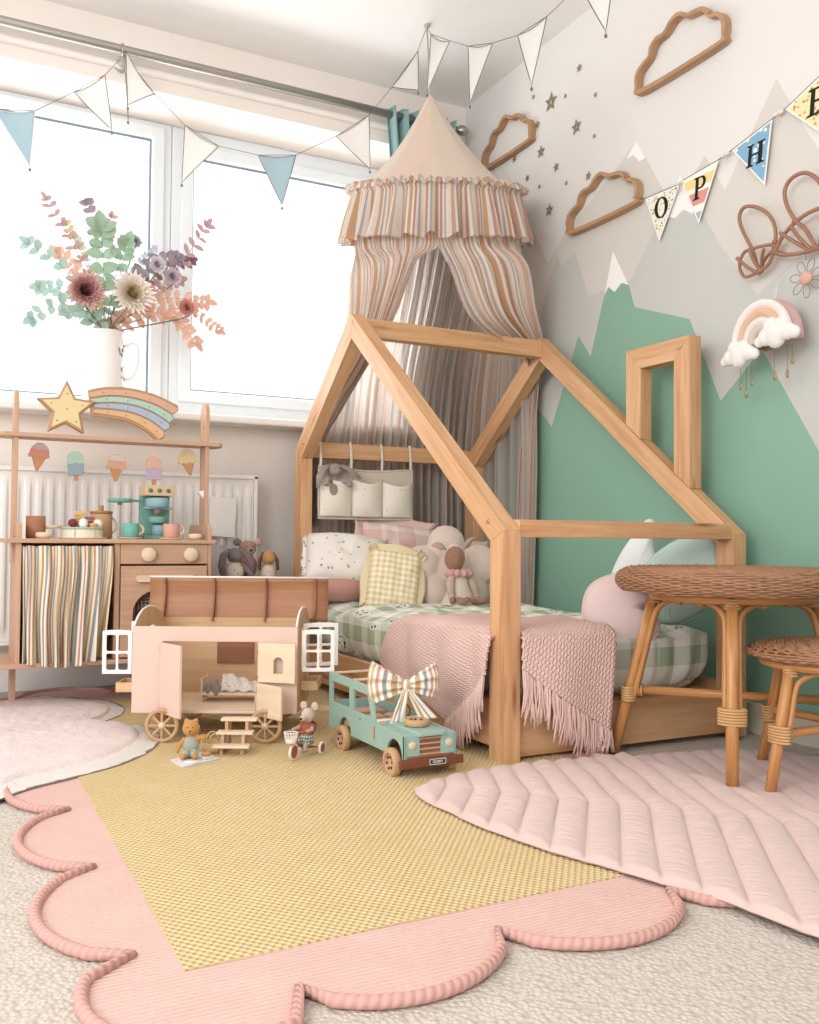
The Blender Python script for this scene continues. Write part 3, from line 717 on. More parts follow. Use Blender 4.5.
mb.build('petal_collar', PET, r)
for sx in (-1, 1):
    mb = MB(M); mb.tube([bc+Vector((sx*.024, -.006, .026)), bc+Vector((sx*.036, -.014, 0)), bc+Vector((sx*.040, -.030, -.032))], [.010, .0115, .010], 12); mb.ell(bc+Vector((sx*.040, -.031, -.034)), (.010, .010, .010)); mb.build('sleeve', fabric('doll_sleeve', '#cdb3a3', '#bd9f8e'), r)
    mb = MB(M); mb.ell(bc+Vector((sx*.041, -.037, -.045)), (.0085, .0085, .011)); mb.build('hand', BROWN, r)
    mb = MB(M); mb.tube([bc+Vector((sx*.02, -.03, -.045)), bc+Vector((sx*.026, -.08, -.046)), bc+Vector((sx*.03, -.105, -.04))], [.010, .010, .009], 10); mb.build('leg', BROWN, r)
# beige cushion at the right of the flower
mb = MB(); pillow(mb, (1.80, 3.05, .435), (-.45, -.8, .3), .22, .23, .08, roll=.05, p=5, seed=14); o = mb.build('beige_cushion', fabric('beige_boucle', '#cdb5a3', '#bfa48f', weave=260, bump=.002)); tag(o, 'square beige cushion leaning behind the flower cushion on its right', 'cushion')
# cushions at the wall end of the bed
def lobed(mb, c, n, pts, t, nn=90, roll=0):
    X, Y, Z = frame3(n); c = Vector(c); so = spline([(a, b, 0) for a, b in pts], nn, True)
    def side(sg):
        def fn(u, v):
            q = so[int(round(u*nn)) % nn]; th = sqrt(max(0, 1-v**2.6))
            return c+X*q.x*v+Y*q.y*v+Z*(sg*t/2*th)
        return fn
    mb.grid(side(1), nn, 18, cu=True, su=1, sv=.2); mb.grid(side(-1), nn, 18, cu=True, su=1, sv=.2, flip=True)
    return [c+X*q.x+Y*q.y for q in so]
PKC = fabric('blush_cushion_cotton', '#f0d5d0', '#e8c8c2', rough=.8)
r = thing('shell_cushion', 'blush pink scalloped cushion leaning at the front of the bed end', 'cushion', (1.86, 2.06, .32)); M = WM(r)
mb = MB(M); cc = (1.712, 2.015, .366)
rim = lobed(mb, cc, (-.55, -.80, .25), [(-.115, -.01), (-.095, .06), (-.03, .095), (.04, .085), (.085, .085), (.112, .055), (.085, .022), (.050, -.002), (.090, -.032), (.078, -.075), (.035, -.095), (-.01, -.118), (-.06, -.10), (-.10, -.06)], .09)
mb.build('cover', PKC, r); mb = MB(M); mb.tube(rim, .0038, 6, closed=True); mb.build('piping', fabric('blush_piping', '#edd0c8'), r)
WHC = fabric('white_cushion_cotton', '#e9ebe8', '#dfe3e0', rough=.8)
mb = MB(); lobed(mb, (1.985, 2.275, .452), (-.85, -.5, .1), [(-.085, -.11), (-.09, -.02), (-.06, .06), (-.02, .12), (.015, .165), (.04, .172), (.055, .15), (.05, .09), (.07, .02), (.085, -.06), (.07, -.12), (0, -.135)], .07)
o = mb.build('white_cushion', WHC); tag(o, 'white pointed cushion standing behind the blush pink scalloped cushion', 'cushion')
MINT = fabric('mint_cushion_cotton', '#bcd6cd', '#abc8bf', rough=.8)
r = thing('mint_cushion', 'mint green leaf-shaped cushion leaning against the corner post of the bed', 'cushion', (1.95, 2.05, .32)); M = WM(r)
mb = MB(M); rim = lobed(mb, (1.965, 2.075, .44), (-.75, -.62, .12), [(-.12, -.03), (-.09, .05), (-.02, .11), (.06, .135), (.115, .125), (.125, .07), (.12, -.01), (.08, -.08), (.01, -.125), (-.05, -.13), (-.10, -.09)], .08)
mb.build('cover', MINT, r); mb = MB(M); mb.tube(rim, .0022, 6, closed=True); mb.build('seam', MINT, r)
mb = MB(M); mb.box((1.885, 2.03, .345), (.016, .003, .028), Matrix.Rotation(.5, 3, 'Z')); mb.build('fabric_tag', fabric('tag_white', '#dfe6e8'), r)

# ------------------------------------------------------------------ hanging pocket organiser and bunny in it
r = thing('pocket_organiser', 'cream quilted three-pocket organiser hanging from the bed beam', 'organiser', (1.52, 3.31, .63)); M = WM(r)
OC = printed('organiser_cotton', '#efe5d5', '#a79a92', 45, .10); OB = fabric('organiser_back', '#d6c6b2', '#cab8a3')
def org(u, v): return Vector((1.318+u*.40, 3.315-.004*sin(u*9), .832-v*.20-.012*sin(u*pi)*(1-v)))
mb = MB(M); mb.grid(org, 40, 20, su=.4, sv=.2); mb.build('backing', OB, r, solid=.008)
for i in range(3):
    x0 = 1.322+i*.131
    def pk(u, v, x0=x0, i=i):
        b = sin(pi*min(max(u, 0.001), .999))**.6
        top = .792-.016*i*.4-.018*sin(pi*u); z = top-(top-.640)*v
        return Vector((x0+u*.130, 3.308-.034*b*(1-.75*v**3), z))
    mb = MB(M); mb.grid(pk, 24, 24, su=.13, sv=.16); mb.build('pocket', OC, r, solid=.003)
mb = MB(M); per = [org(0, 0)+Vector((0, -.004, 0))]
per = [org(t, 0) for t in [i/10 for i in range(11)]]+[org(1, t) for t in (.25, .5, .75, 1)]+[org(1-t, 1) for t in [i/10 for i in range(1, 11)]]+[org(0, 1-t) for t in (.25, .5, .75)]
mb.tube([p+Vector((0, -.004, 0)) for p in per], .004, 6, closed=True)
for x in (1.452, 1.583): mb.tube([Vector((x, 3.303, .79)), Vector((x, 3.303, .64))], .0025, 6)
mb.build('binding', fabric('binding_cream', '#dccbb3', '#cfbca2'), r)
for i, x in enumerate((1.325, 1.452, 1.585, 1.712)):
    mb = MB(M); pts = [Vector((x, 3.312, .826)), Vector((x+.003, 3.316, .86)), Vector((x+.004, 3.323, .90)), Vector((x, 3.322, .930)), Vector((x, 3.350, .933)), Vector((x, 3.375, .930))]
    for a in range(len(pts)-1): mb.beam(pts[a], pts[a+1]+(pts[a+1]-pts[a])*.05, .010, .002, up=(0, -1, .01))
    mb.build('strap', fabric('strap_cream', '#e6d8c4'), r)
GREYF = fabric('grey_plush', '#a3948c', '#8e8078', weave=260, bump=.002)
def plush(name, label, cat, base, rz, s, furm, parts, group=None):
    """parts: list of (part name, material, [shapes]); shapes are (centre, radii) or ('t', points, radii)"""
    r = thing(name, label, cat, base, rz, group)
    for nm, mt, sh in parts:
        mb = MB(Matrix.Scale(s, 4))
        for q in sh:
            if q[0] == 't': mb.tube([Vector(p) for p in q[1]], q[2], 12, sq=(q[3] if len(q) > 3 else 1))
            else: mb.ell(q[0], q[1], None, 18, 12)
        mb.build(nm, mt or furm, r, remesh=(.0032 if nm in ('body', 'head') else 0))
    return r
plush('toy_bunny', 'grey plush bunny with long ears tucked in the left pocket of the organiser', 'soft toy', (1.375, 3.29, .755), 0, 1.0, GREYF, [
    ('body', None, [((0, 0, -.01), (.03, .018, .045)), ((0, -.004, .062), (.028, .025, .026)), ((0, -.022, .055), (.015, .012, .012)), ('t', [(-.02, -.005, .02), (-.04, -.02, .025), (-.045, -.03, 0)], [.012, .012, .011]), ('t', [(.02, -.005, .02), (.045, -.02, .02), (.055, -.03, 0)], [.012, .012, .011])]),
    ('ear', None, [('t', [(-.018, -.002, .078), (-.045, -.008, .07), (-.068, -.015, .035), (-.075, -.018, -.01)], [.008, .013, .014, .007], .5)]),
    ('ear', None, [('t', [(.018, -.002, .078), (.045, -.010, .072), (.075, -.018, .05), (.098, -.022, .03)], [.008, .013, .014, .007], .5)]),
    ('eyes', BLACK, [((-.012, -.026, .068), .0022), ((.012, -.026, .068), .0022)])])

# ------------------------------------------------------------------ canopy
CC = Vector((1.705, 3.10, 0)); CRR = .312; view = Vector((.46, .89, 0))
def ring(a, z, r=CRR, tilt=.085):
    d = Vector((cos(a), sin(a), 0)); f = -(d.dot(view)); return CC+d*r+Vector((0, 0, z-tilt*f))
r = thing('bed_canopy', 'striped muslin bed canopy with cream tent top hung from the ceiling', 'canopy', (CC.x, CC.y, 1.9)); M = WM(r)
TENT = fabric('cream_tent_cotton', '#ecdcc8', '#e4d0ba', sheer=.3); TENT2 = fabric('peach_tent_cotton', '#f0d6c2', '#eacbb4', sheer=.3)
APX = Vector((1.668, 3.085, 2.262))
mb = MB(M)
for i in range(8):
    a0 = i*pi/4+.25; mb.cur = 1 if i in (4,) else 0
    def fn(u, v, a0=a0):
        a = a0+u*pi/4; e = ring(a, 1.872); p = APX.lerp(e, v); c = (e-APX); return p-Vector((c.x, c.y, 0))*.05*sin(pi*v)*(1+.5*sin(pi*u))+Vector((0, 0, -.02*sin(pi*v)))
    mb.grid(fn, 8, 16, su=.2, sv=.4)
mb.build('tent_top', [TENT, TENT2], r)
mb = MB(M); mb.tube([APX+Vector((0, 0, -.02)), (1.659, 3.099, 2.522)], .0035, 8); mb.lathe([(.0, 0), (.012, 0), (.012, -.008), (.004, -.012), (.004, -.03), (0, -.03)], (1.659, 3.099, 2.53), 12); mb.build('hanging_cord', fabric('cord_cream', '#b7ada0'), r)
mb = MB(M)
def col(u, v):
    a = 2*pi*u; w = sin(a*29)+.5*sin(a*47+1)+.6*noise.noise(Vector((cos(a)*3, sin(a)*3, v)))
    z = 1.880-.190*v+.006*sin(a*23)*v; rr = CRR+.008+.035*v+w*(.005+.015*v)
    if v < .06: rr += .012; z += .0
    return ring(a, z, rr)
mb.grid(col, 480, 16, cu=True, su=2.9, sv=.2)
mb.build('ruffle', STRIPE_SHEER, r, solid=.0015)
mb = MB(M)
def fr(u, v):
    a = 2*pi*u; return ring(a, 1.882+.022*sin(pi*v)+.006*sin(a*61), CRR+.004+.028*v+.008*sin(a*67+v*3)+.006*sin(a*41))
mb.grid(fr, 640, 4, cu=True, su=2.9, sv=.03); mb.build('gathered_edge', STRIPE_SHEER, r)
def R(a, z, rr=CRR-.01): return ring(a, z, rr)
# azimuth of the front opening (towards the viewer)
AF = atan2(-view.y, -view.x)-.02
# left flap : from the opening round the left side, swept to the left and down
def arc(a0, a1, z, rr=CRR-.01, n=5): return [R(a0+(a1-a0)*i/(n-1), z, rr) for i in range(n)]
mb = MB(M)
AFm = AF-.05
L = [arc(AF, AF-1.7, 1.76), arc(AF+.02, AF-1.72, 1.67),
     [(1.503, 2.87, 1.53), (1.46, 2.90, 1.53), (1.42, 2.97, 1.53), (1.39, 3.06, 1.53), (1.385, 3.18, 1.53)],
     [(1.470, 2.95, 1.37), (1.44, 2.98, 1.37), (1.415, 3.03, 1.37), (1.40, 3.10, 1.37), (1.40, 3.22, 1.37)],
     [(1.442, 3.05, 1.25), (1.425, 3.07, 1.25), (1.405, 3.11, 1.25), (1.395, 3.17, 1.25), (1.40, 3.27, 1.25)],
     [(1.415, 3.17, 1.14), (1.402, 3.19, 1.14), (1.39, 3.23, 1.14), (1.385, 3.28, 1.14), (1.385, 3.34, 1.14)],
     [(1.385, 3.30, 1.03), (1.378, 3.32, 1.03), (1.368, 3.35, 1.03), (1.362, 3.39, 1.03), (1.36, 3.42, 1.03)],
     [(1.37, 3.42, .90), (1.36, 3.43, .90), (1.345, 3.435, .90), (1.33, 3.44, .90), (1.315, 3.445, .90)],
     [(1.37, 3.43, .60), (1.355, 3.435, .60), (1.34, 3.44, .60), (1.32, 3.445, .60), (1.30, 3.45, .60)]]
drape(mb, L, 170, 80, 10, .015, lambda u, v: .4+.8*min(1, v*1.4), su=.95, sv=1.3, wob=.12)
mb.build('left_drape', STRIPE_SHEER, r)
mb = MB(M)
Rr = [arc(AF, AF+1.65, 1.76), arc(AF+.03, AF+1.68, 1.67, CRR),
     [(1.60, 2.80, 1.50), (1.72, 2.77, 1.52), (1.88, 2.80, 1.55), (1.98, 2.90, 1.56), (2.03, 3.04, 1.57)],
     [(1.70, 2.81, 1.33), (1.81, 2.81, 1.37), (1.94, 2.84, 1.41), (2.02, 2.92, 1.42), (2.055, 3.05, 1.43)],
     [(2.00, 2.93, 1.24), (2.03, 2.92, 1.25), (2.06, 2.93, 1.26), (2.085, 2.96, 1.27), (2.095, 3.06, 1.28)],
     [(2.085, 3.06, 1.08), (2.088, 3.02, 1.08), (2.090, 2.99, 1.08), (2.098, 3.00, 1.08), (2.105, 3.10, 1.08)],
     [(2.085, 3.10, .80), (2.088, 3.05, .80), (2.090, 3.0, .80), (2.10, 3.0, .80), (2.105, 3.1, .80)],
     [(2.085, 3.12, .30), (2.088, 3.06, .30), (2.090, 3.02, .30), (2.10, 3.02, .30), (2.105, 3.12, .30)]]
drape(mb, Rr, 170, 80, 11, .017, lambda u, v: (.5+1.0*min(1, v*1.4))*(1 if v < .62 else .25), su=1.0, sv=1.6, wob=.15)
mb.build('right_drape', STRIPE_SHEER, r)
mb = MB(M)
def baz(z, f, n=9):
    P = []
    for i in range(n):
        a = AF-1.5-(2*pi-3.0)*i/(n-1); P.append(R(a, z, CRR-.02))
    g0 = 1.31 if z < 1 else (1.42 if z < 1.3 else 1.47)
    G = [(g0, 3.44), (max(1.40, g0+.03), 3.45), (max(1.50, g0+.06), 3.46), (1.62, 3.47), (1.75, 3.47), (1.88, 3.46), (2.00, 3.45), (2.075, 3.34), (2.092, 3.02)]
    return [Vector((p.x*(1-f)+g[0]*f, p.y*(1-f)+g[1]*f, p.z*(1-f)+z*f)) for p, g in zip(P, G)]
B = [baz(1.76, 0), baz(1.5, .35), baz(1.2, .8), baz(.9, 1), baz(.65, 1), baz(.50, 1)]
for i in range(9):
    B[-1][i] = Vector((B[-1][i].x, B[-1][i].y, [.52, .50, .50, .40, .30, .22, .18, .16, .16][i]))
    B[-2][i] = Vector((B[-2][i].x, B[-2][i].y, [.70, .70, .68, .62, .58, .55, .5, .5, .5][i]))
drape(mb, B, 420, 60, 27, .020, lambda u, v: .4+.8*min(1, v*2), su=2.0, sv=1.4, wob=.4)
mb.build('back_drape', STRIPE_BACKLIT, r)
# ------------------------------------------------------------------ play kitchen
r = thing('play_kitchen', 'wooden play kitchen with striped curtain and oven by the radiator', 'play kitchen', (.545, 3.25, 0)); M = WM(r)
def Bx(nm, mt, x0, x1, y0, y1, z0, z1, par=r, bev=.0025, Mx=None):
    mb = MB(Mx or M); mb.box(((x0+x1)/2, (y0+y1)/2, (z0+z1)/2), (abs(x1-x0), abs(y1-y0), abs(z1-z0))); return mb.build(nm, mt, par, bevel=bev)
# side panels with rounded ears
for x in (.242, .836):
    mb = MB(M); P = [(3.10, .16), (3.36, .16), (3.36, .575)]+[(3.34+.02*cos(a), .58+.02*sin(a)) for a in (0, .8, 1.57)]+[(3.12+.02*cos(a), .585+.012*sin(a)) for a in (1.57, 2.4, 3.14)]
    mb.ext([P], lambda a, b, c, x=x: (x+c, a, b), .013, (0, 1)); mb.build('side_panel', KWOOD, r, bevel=.002)
Bx('worktop', KWOOD, .207, .862, 3.085, 3.37, .533, .547)
mb = MB(M); P = [(.86, 3.08), (.86, 3.39), (.16, 3.39)]+[(.16+.075*cos(a), 3.235+.155*sin(a)) for a in [pi/2+i*pi/10 for i in range(1, 10)]]+[(.16, 3.08)]
mb.ext([P], lambda a, b, c: (a, b, .148+c), .014); mb.build('bottom_shelf', KWOOD, r, bevel=.002)
for x, y in ((.247, 3.30), (.83, 3.30), (.247, 3.14), (.83, 3.14)):
    if y < 3.2 and x < .5: y = 3.27; x = .247
    mb = MB(M); mb.box((x, y, .079), (.018, .05, .138)); mb.build('leg', KWOOD, r, bevel=.002) if not (x == .247 and y == 3.30) else None
Bx('divider', KWOOD, .532, .550, 3.10, 3.36, .162, .533)
Bx('back_panel', KWOOD, .255, .836, 3.355, 3.362, .162, .533)
Bx('control_panel', KWOOD, .551, .836, 3.098, 3.110, .466, .532)
for x in (.638, .776):
    mb = MB(M); mb.lathe([(0, .022), (.020, .021), (.0235, .017), (.024, .004), (.021, 0), (0, 0)], (x, 3.098, .497), 26, Matrix.Rotation(pi/2, 3, 'X')); mb.build('knob', PALEW, r)
mb = MB(M); arch = [(.592, .235), (.785, .235)]+[(.6885+.0965*cos(a), .31+.075*sin(a)) for a in [i*pi/16 for i in range(17)]]
mb.ext([[(.552, .166), (.832, .166), (.832, .460), (.552, .460)], arch], lambda a, b, c: (a, 3.104-c, b), .012); dr = mb.build('oven_door', KWOOD, r, bevel=.0015)
mb = MB(M); mb.ext([rrect(.598, .408, .786, .430, .010)], lambda a, b, c: (a, 3.091-c, b), .014); mb.build('handle', PALEW, dr, bevel=.003)
mb = MB(M)
for i in range(17): mb.tube([(.60+i*.0115, 3.112, .236), (.60+i*.0115, 3.112, .384)], .0009, 5)
for i in range(13): mb.tube([(.594, 3.113, .24+i*.0115), (.785, 3.113, .24+i*.0115)], .0009, 5)
mb.build('wire_mesh', METAL, dr)
Bx('inner_box', plain('oven_lining', '#cfc0ad', .7), .60, .78, 3.16, 3.34, .17, .175, dr)
mb = MB(M)
cv = [[(.258, 3.10, .524), (.35, 3.092, .524), (.44, 3.092, .524), (.530, 3.10, .524)], [(.259, 3.09, .44), (.35, 3.085, .44), (.44, 3.085, .44), (.526, 3.09, .44)], [(.262, 3.09, .30), (.34, 3.078, .30), (.43, 3.078, .30), (.51, 3.09, .30)], [(.262, 3.09, .163), (.345, 3.068, .150), (.42, 3.068, .150), (.495, 3.088, .175)]]
drape(mb, cv, 240, 50, 7, .020, lambda u, v: .35+.75*v, su=.60, sv=.38, wob=.8); mb.build('curtain', STRIPE_CLOTH, r, solid=.0015)
mb = MB(M); mb.tube([(.256, 3.105, .520), (.532, 3.105, .520)], .003, 6); mb.build('curtain_wire', METAL, r)
def upright(x, z0):
    mb = MB(M); P = [(3.20, z0), (3.275, z0), (3.275, .99)]+[(3.2375+.0375*cos(a), .99+.0375*sin(a)) for a in [i*pi/8 for i in range(1, 8)]]+[(3.20, .99)]
    slot = rrect(3.222, .918, 3.232, .945, .004, 3)
    mb.ext([P, slot], lambda a, b, c: (x+c, a, b), .014, (0, 1)); return mb.build('upright', KWOOD, r, bevel=.002)
upright(.233, .47); upright(.850, .55)
mb = MB(M); P = [(.225, 3.185)]+[(.205+.02*cos(a), 3.24+.055*sin(a)) for a in [1.5*pi-i*pi/8 for i in range(9)]]+[(.225, 3.295), (.90, 3.295)]+[(.895+.02*cos(a), 3.24+.055*sin(a)) for a in [pi/2-i*pi/8 for i in range(9)]]+[(.90, 3.185)]
mb.ext([P], lambda a, b, c: (a, b, .872+c), .013); mb.build('top_shelf', KWOOD, r, bevel=.002)
mb = MB(M); mb.ext([[(.0, 0), (.020, .022), (0, .030)]], lambda a, b, c: (.850-a, 3.24-c, .69+b), .03); mb.build('hook', WHITE, r, bevel=.002)

# shooting-star lamp on the shelf
r = thing('shooting_star_lamp', 'wooden shooting-star light with rainbow tail on the kitchen shelf', 'lamp', (.52, 3.24, .885)); M = WM(r)
def starp(cx, cz, R_, r_, n=5, rot=pi/2): return [(cx+(R_ if i % 2 == 0 else r_)*cos(rot+i*pi/n), cz+(R_ if i % 2 == 0 else r_)*sin(rot+i*pi/n)) for i in range(2*n)]
BTRIM = woodm('lamp_wood', '#b98c60', '#9c7048', None, 2)
mb = MB(M); mb.ext([starp(.392, .972, .098, .047)], lambda a, b, c: (a, 3.245-c, b), .03); st = mb.build('star_body', BTRIM, r, bevel=.006)
mb = MB(M); mb.ext([starp(.392, .972, .079, .038)], lambda a, b, c: (a, 3.2155-c, b), .003); mb.build('star_face', plain('pale_yellow_paint', '#e9d296', .5), r, bevel=.001)
CURV = [[(88, 392), (105, 387.5), (130, 386.5), (155, 391.5), (178, 401)], [(90, 398.5), (110, 394.5), (132, 395), (155, 400.5), (173, 409.5)], [(93, 403.5), (112, 401.5), (132, 402.5), (152, 408.5), (170, 419)], [(95, 408.5), (112, 408.5), (131, 410.5), (150, 417.5), (165, 428)], [(92, 414), (112, 415.5), (129, 418.5), (146, 427), (159, 438)]]
CURV = [[(.46+(a-88)*.00331, .892+(436-b)*.00326, 0) for a, b in c] for c in CURV]
def band(i, inset=0):
    T_ = [(p.x, p.y-inset) for p in spline(CURV[i], 16)]; B_ = [(p.x, p.y+inset) for p in spline(CURV[i+1], 16)]
    m_ = ((T_[-1][0]+B_[-1][0])/2+.010-inset, (T_[-1][1]+B_[-1][1])/2)
    T_[-1] = (T_[-1][0]-inset, T_[-1][1]); B_[-1] = (B_[-1][0]-inset, B_[-1][1])
    return T_+[m_]+B_[::-1]
tail = [(x, z+.006) for x, z in band(0)[:17]]+[band(i)[17] for i in (0,)]+[band(0)[18], band(1)[17], band(1)[18], band(2)[17], band(2)[18], band(3)[17]]+[(x, z-.006) for x, z in band(3)[18:]]
mb = MB(M); mb.ext([tail], lambda a, b, c: (a, 3.250-c, b), .022); mb.build('tail_body', BTRIM, r, bevel=.003)
for i, c in enumerate(('#dca88e', '#a9d0bd', '#a5b9d2', '#e3b283')):
    mb = MB(M); mb.ext([band(i, .0035)], lambda a, b, c_: (a, 3.2285-c_, b), .004); mb.build('tail_stripe', plain('tail_paint_%d' % i, c, .5), r, bevel=.001)
BULB = plain('bulb', '#9a8a6a', .3, .5, 0)
bm0 = MB(M); bm0.ell((0, 0, 0), (.0024, .002, .0024), None, 8, 6)
spots = [(.392, .972, 3.211)]+[(.392+.05*cos(pi/2+i*2*pi/5), .972+.05*sin(pi/2+i*2*pi/5), 3.211) for i in range(5)]
for i in range(4):
    for t in (3, 7, 11, 14):
        p, q = band(i)[t], band(i)[34-t]; spots.append(((p[0]+q[0])/2, (p[1]+q[1])/2, 3.2235))
first = None
for x, z, y in spots:
    if first is None:
        mb = MB(); mb.noorigin = True; mb.ell((0, 0, 0), (.0024, .002, .0024), None, 8, 6); first = mb.build('bulb', BULB, r); b = first
    else: b = first.copy(); COL.objects.link(b); b.parent = r
    b.location = WM(r) @ Vector((x, y, z))

# ice-cream garland pieces
CONE = plain('cone_tan', '#c98b60', .6, .2, .08, 60)
def icecream(x, z, kind, c1, c2, label, rot=0.0):
    r = thing('wooden_ice_cream', label, 'toy', (x, 3.232, z-.045), 0, 'wooden ice creams hanging under the kitchen shelf')
    R_ = Matrix.Rotation(rot, 4, 'Y'); M_ = R_
    mp = lambda a, b, c: (a, -.006+c, b+.045)
    if kind == 'cone':
        mb = MB(M_); mb.ext([[(-.024, .004), (.024, .004), (.003, -.046), (-.003, -.046)]], mp, .012); mb.build('cone', CONE, r, bevel=.002)
        P = [(.030*cos(a), .010+.036*sin(a)) for a in [i*pi/12 for i in range(13)]]+[(-.034, .004), (-.028, -.004), (-.018, 0), (-.008, -.006), (.004, -.001), (.014, -.007), (.024, -.002), (.033, .002)]
        mb = MB(M_); mb.ext([P], lambda a, b, c: (a, -.008+c, b+.045), .016); mb.build('scoop', c1, r, bevel=.003)
        P = [(.026*cos(a), .022+.022*sin(a)) for a in [.1+i*(pi-.2)/10 for i in range(11)]]
        mb = MB(M_); mb.ext([P], lambda a, b, c: (a, -.0095+c, b+.045), .019); mb.build('topping', c2, r, bevel=.002)
    else:
        mb = MB(M_); mb.ext([rrect(-.007, -.058, .007, -.02, .004)], mp, .008); mb.build('stick', CONE, r)
        mb = MB(M_); mb.ext([[(-.025, .004), (-.025, -.034), (-.021, -.040), (.021, -.040), (.025, -.034), (.025, .004)]], lambda a, b, c: (a, -.008+c, b+.045), .016); mb.build('lower_half', c2, r, bevel=.003)
        mb = MB(M_); mb.ext([[(.025, 0), (.025, .018)]+[(.025*cos(a), .018+.022*sin(a)) for a in [i*pi/10 for i in range(1, 10)]]+[(-.025, .018), (-.025, 0), (-.012, -.004), (0, .002), (.012, -.004)]], lambda a, b, c: (a, -.009+c, b+.045), .018); mb.build('upper_half', c1, r, bevel=.003)
    mb = MB(); mb.noorigin = True; mb.tube([(0, 0, .082), (0, 0, .872-z+.045)], .0008, 5); mb.build('thread', WHITE, r)
P1 = lambda n, c: plain(n, c, .6, .2, .04, 40)
icecream(.306, .812, 'cone', P1('terracotta_paint', '#c9806a'), P1('dusty_topping', '#b9a29a'), 'terracotta wooden ice-cream cone hanging at the far left under the shelf', .12)
icecream(.427, .796, 'pop', P1('sage_paint', '#a7c4b1'), P1('slate_paint', '#8f9fa8'), 'sage and slate-grey wooden ice lolly hanging under the shelf', -.06)
icecream(.553, .786, 'cone', P1('apricot_paint', '#cfa07e'), P1('mottled_topping', '#d3bfb0'), 'apricot wooden ice-cream cone with speckled top hanging mid shelf', .05)
icecream(.681, .791, 'pop', P1('peach_paint', '#dcab93'), P1('lilac_paint', '#b9a3bd'), 'peach and lilac wooden ice lolly hanging above the toy coffee machine', -.03)
icecream(.806, .817, 'cone', P1('vanilla_paint', '#d9bd86'), P1('vanilla_topping', '#cbb78f'), 'vanilla wooden ice-cream cone hanging by the right upright', -.2)

# worktop items
ZT = .5472
def cup(x, y, c, label, cn):
    r = thing('toy_cup', label, 'cup', (x, y, ZT+.006), 0, 'wooden cups on the toy kitchen worktop'); M_ = Matrix()
    mt = P1(cn, c)
    mb = MB(); mb.noorigin = True; mb.lathe([(0, .002), (.022, 0), (.026, .004), (.027, .046), (.0235, .046), (.022, .010), (0, .008)], (0, 0, 0), 28); mb.build('cup_body', mt, r)
    mb = MB(); mb.noorigin = True; mb.tube([(.024+.018*sin(a), 0, .025-.015*cos(a)) for a in [i*pi/10 for i in range(11)]], .0042, 8); mb.build('handle', PALEW, r)
    s = thing('toy_saucer', 'pale wooden saucer under the '+label.split(' wooden')[0]+' toy cup', 'saucer', (x, y, ZT), 0, 'wooden saucers on the toy kitchen worktop')
    mb = MB(); mb.noorigin = True; mb.lathe([(0, 0), (.03, 0), (.040, .003), (.040, .0055), (.028, .0055), (0, .0058)], (0, 0, 0), 30); mb.build('plate', PALEW, s, bevel=0)
cup(.592, 3.16, '#6fb8a4', 'turquoise wooden cup at the left of the coffee machine', 'turquoise_cup')
cup(.722, 3.14, '#dba08c', 'coral pink wooden cup in front of the coffee machine', 'coral_cup')
r = thing('toy_coffee_machine', 'teal and blue wooden toy coffee machine on the worktop', 'toy coffee machine', (.695, 3.25, ZT)); M = WM(r)
TL = P1('deep_teal_paint', '#79ad9e'); BLU = P1('powder_blue_paint', '#8cb6bd')
def MBx(nm, mt, x0, x1, y0, y1, z0, z1, bev=.003): Bx(nm, mt, x0, x1, y0, y1, z0, z1, r, bev, M)
MBx('base', TL, .643, .748, 3.20, 3.30, ZT, ZT+.014); MBx('back', TL, .645, .746, 3.275, 3.30, ZT+.014, .70)
MBx('head', P1('beige_panel', '#dcb893'), .646, .745, 3.205, 3.30, .695, .732)
for x in (.665, .695, .725):
    mb = MB(M); mb.lathe([(0, .006), (.006, .005), (.0075, 0), (0, 0)], (x, 3.205, .713), 14, Matrix.Rotation(pi/2, 3, 'X')); mb.build('button', P1('green_button', '#4f8c69'), r)
mb = MB(M); mb.lathe([(0, 0), (.034, 0), (.040, .004), (.040, .030), (.034, .034), (0, .034)], (.695, 3.235, .655), 26); mb.build('boiler', BLU, r)
MBx('bracket', BLU, .648, .742, 3.215, 3.25, .650, .657); mb = MB(M); mb.lathe([(0, 0), (.010, 0), (.014, .01), (.018, .018), (0, .018)], (.695, 3.235, .632), 18); mb.build('spout', P1('mauve_paint', '#9a8377'), r)
mb = MB(M); mb.lathe([(0, 0), (.026, 0), (.029, .003), (.029, .022), (0, .022)], (.695, 3.235, .602), 22); mb.build('filter_cup', TL, r)
r = thing('toy_milk_cup', 'pale blue toy cup standing under the coffee machine spout', 'cup', (.70, 3.235, ZT+.014))
mb = MB(); mb.noorigin = True; mb.lathe([(0, 0), (.020, 0), (.022, .003), (.022, .034), (.018, .034), (.018, .006), (0, .006)], (0, 0, 0), 22); mb.build('cup_body', BLU, r); mb = MB(); mb.noorigin = True; mb.tube([(.020+.012*sin(a), 0, .018-.010*cos(a)) for a in [i*pi/8 for i in range(9)]], .003, 8); mb.build('handle', WHITE, r)
mb = MB(); mb.lathe([(0, 0), (.038, 0), (.040, .003), (.040, .011), (.037, .013), (0, .013)], (.573, 3.255, .672), 24); mb.tube([(.573, 3.255, .672), (.573, 3.255, .662)], .008, 10); mb.beam((.60, 3.262, .679), (.655, 3.28, .679), .012, .008)
o = mb.build('toy_filter_holder', TL, bevel=.001); tag(o, 'green round wooden filter holder sticking out left of the coffee machine', 'toy')
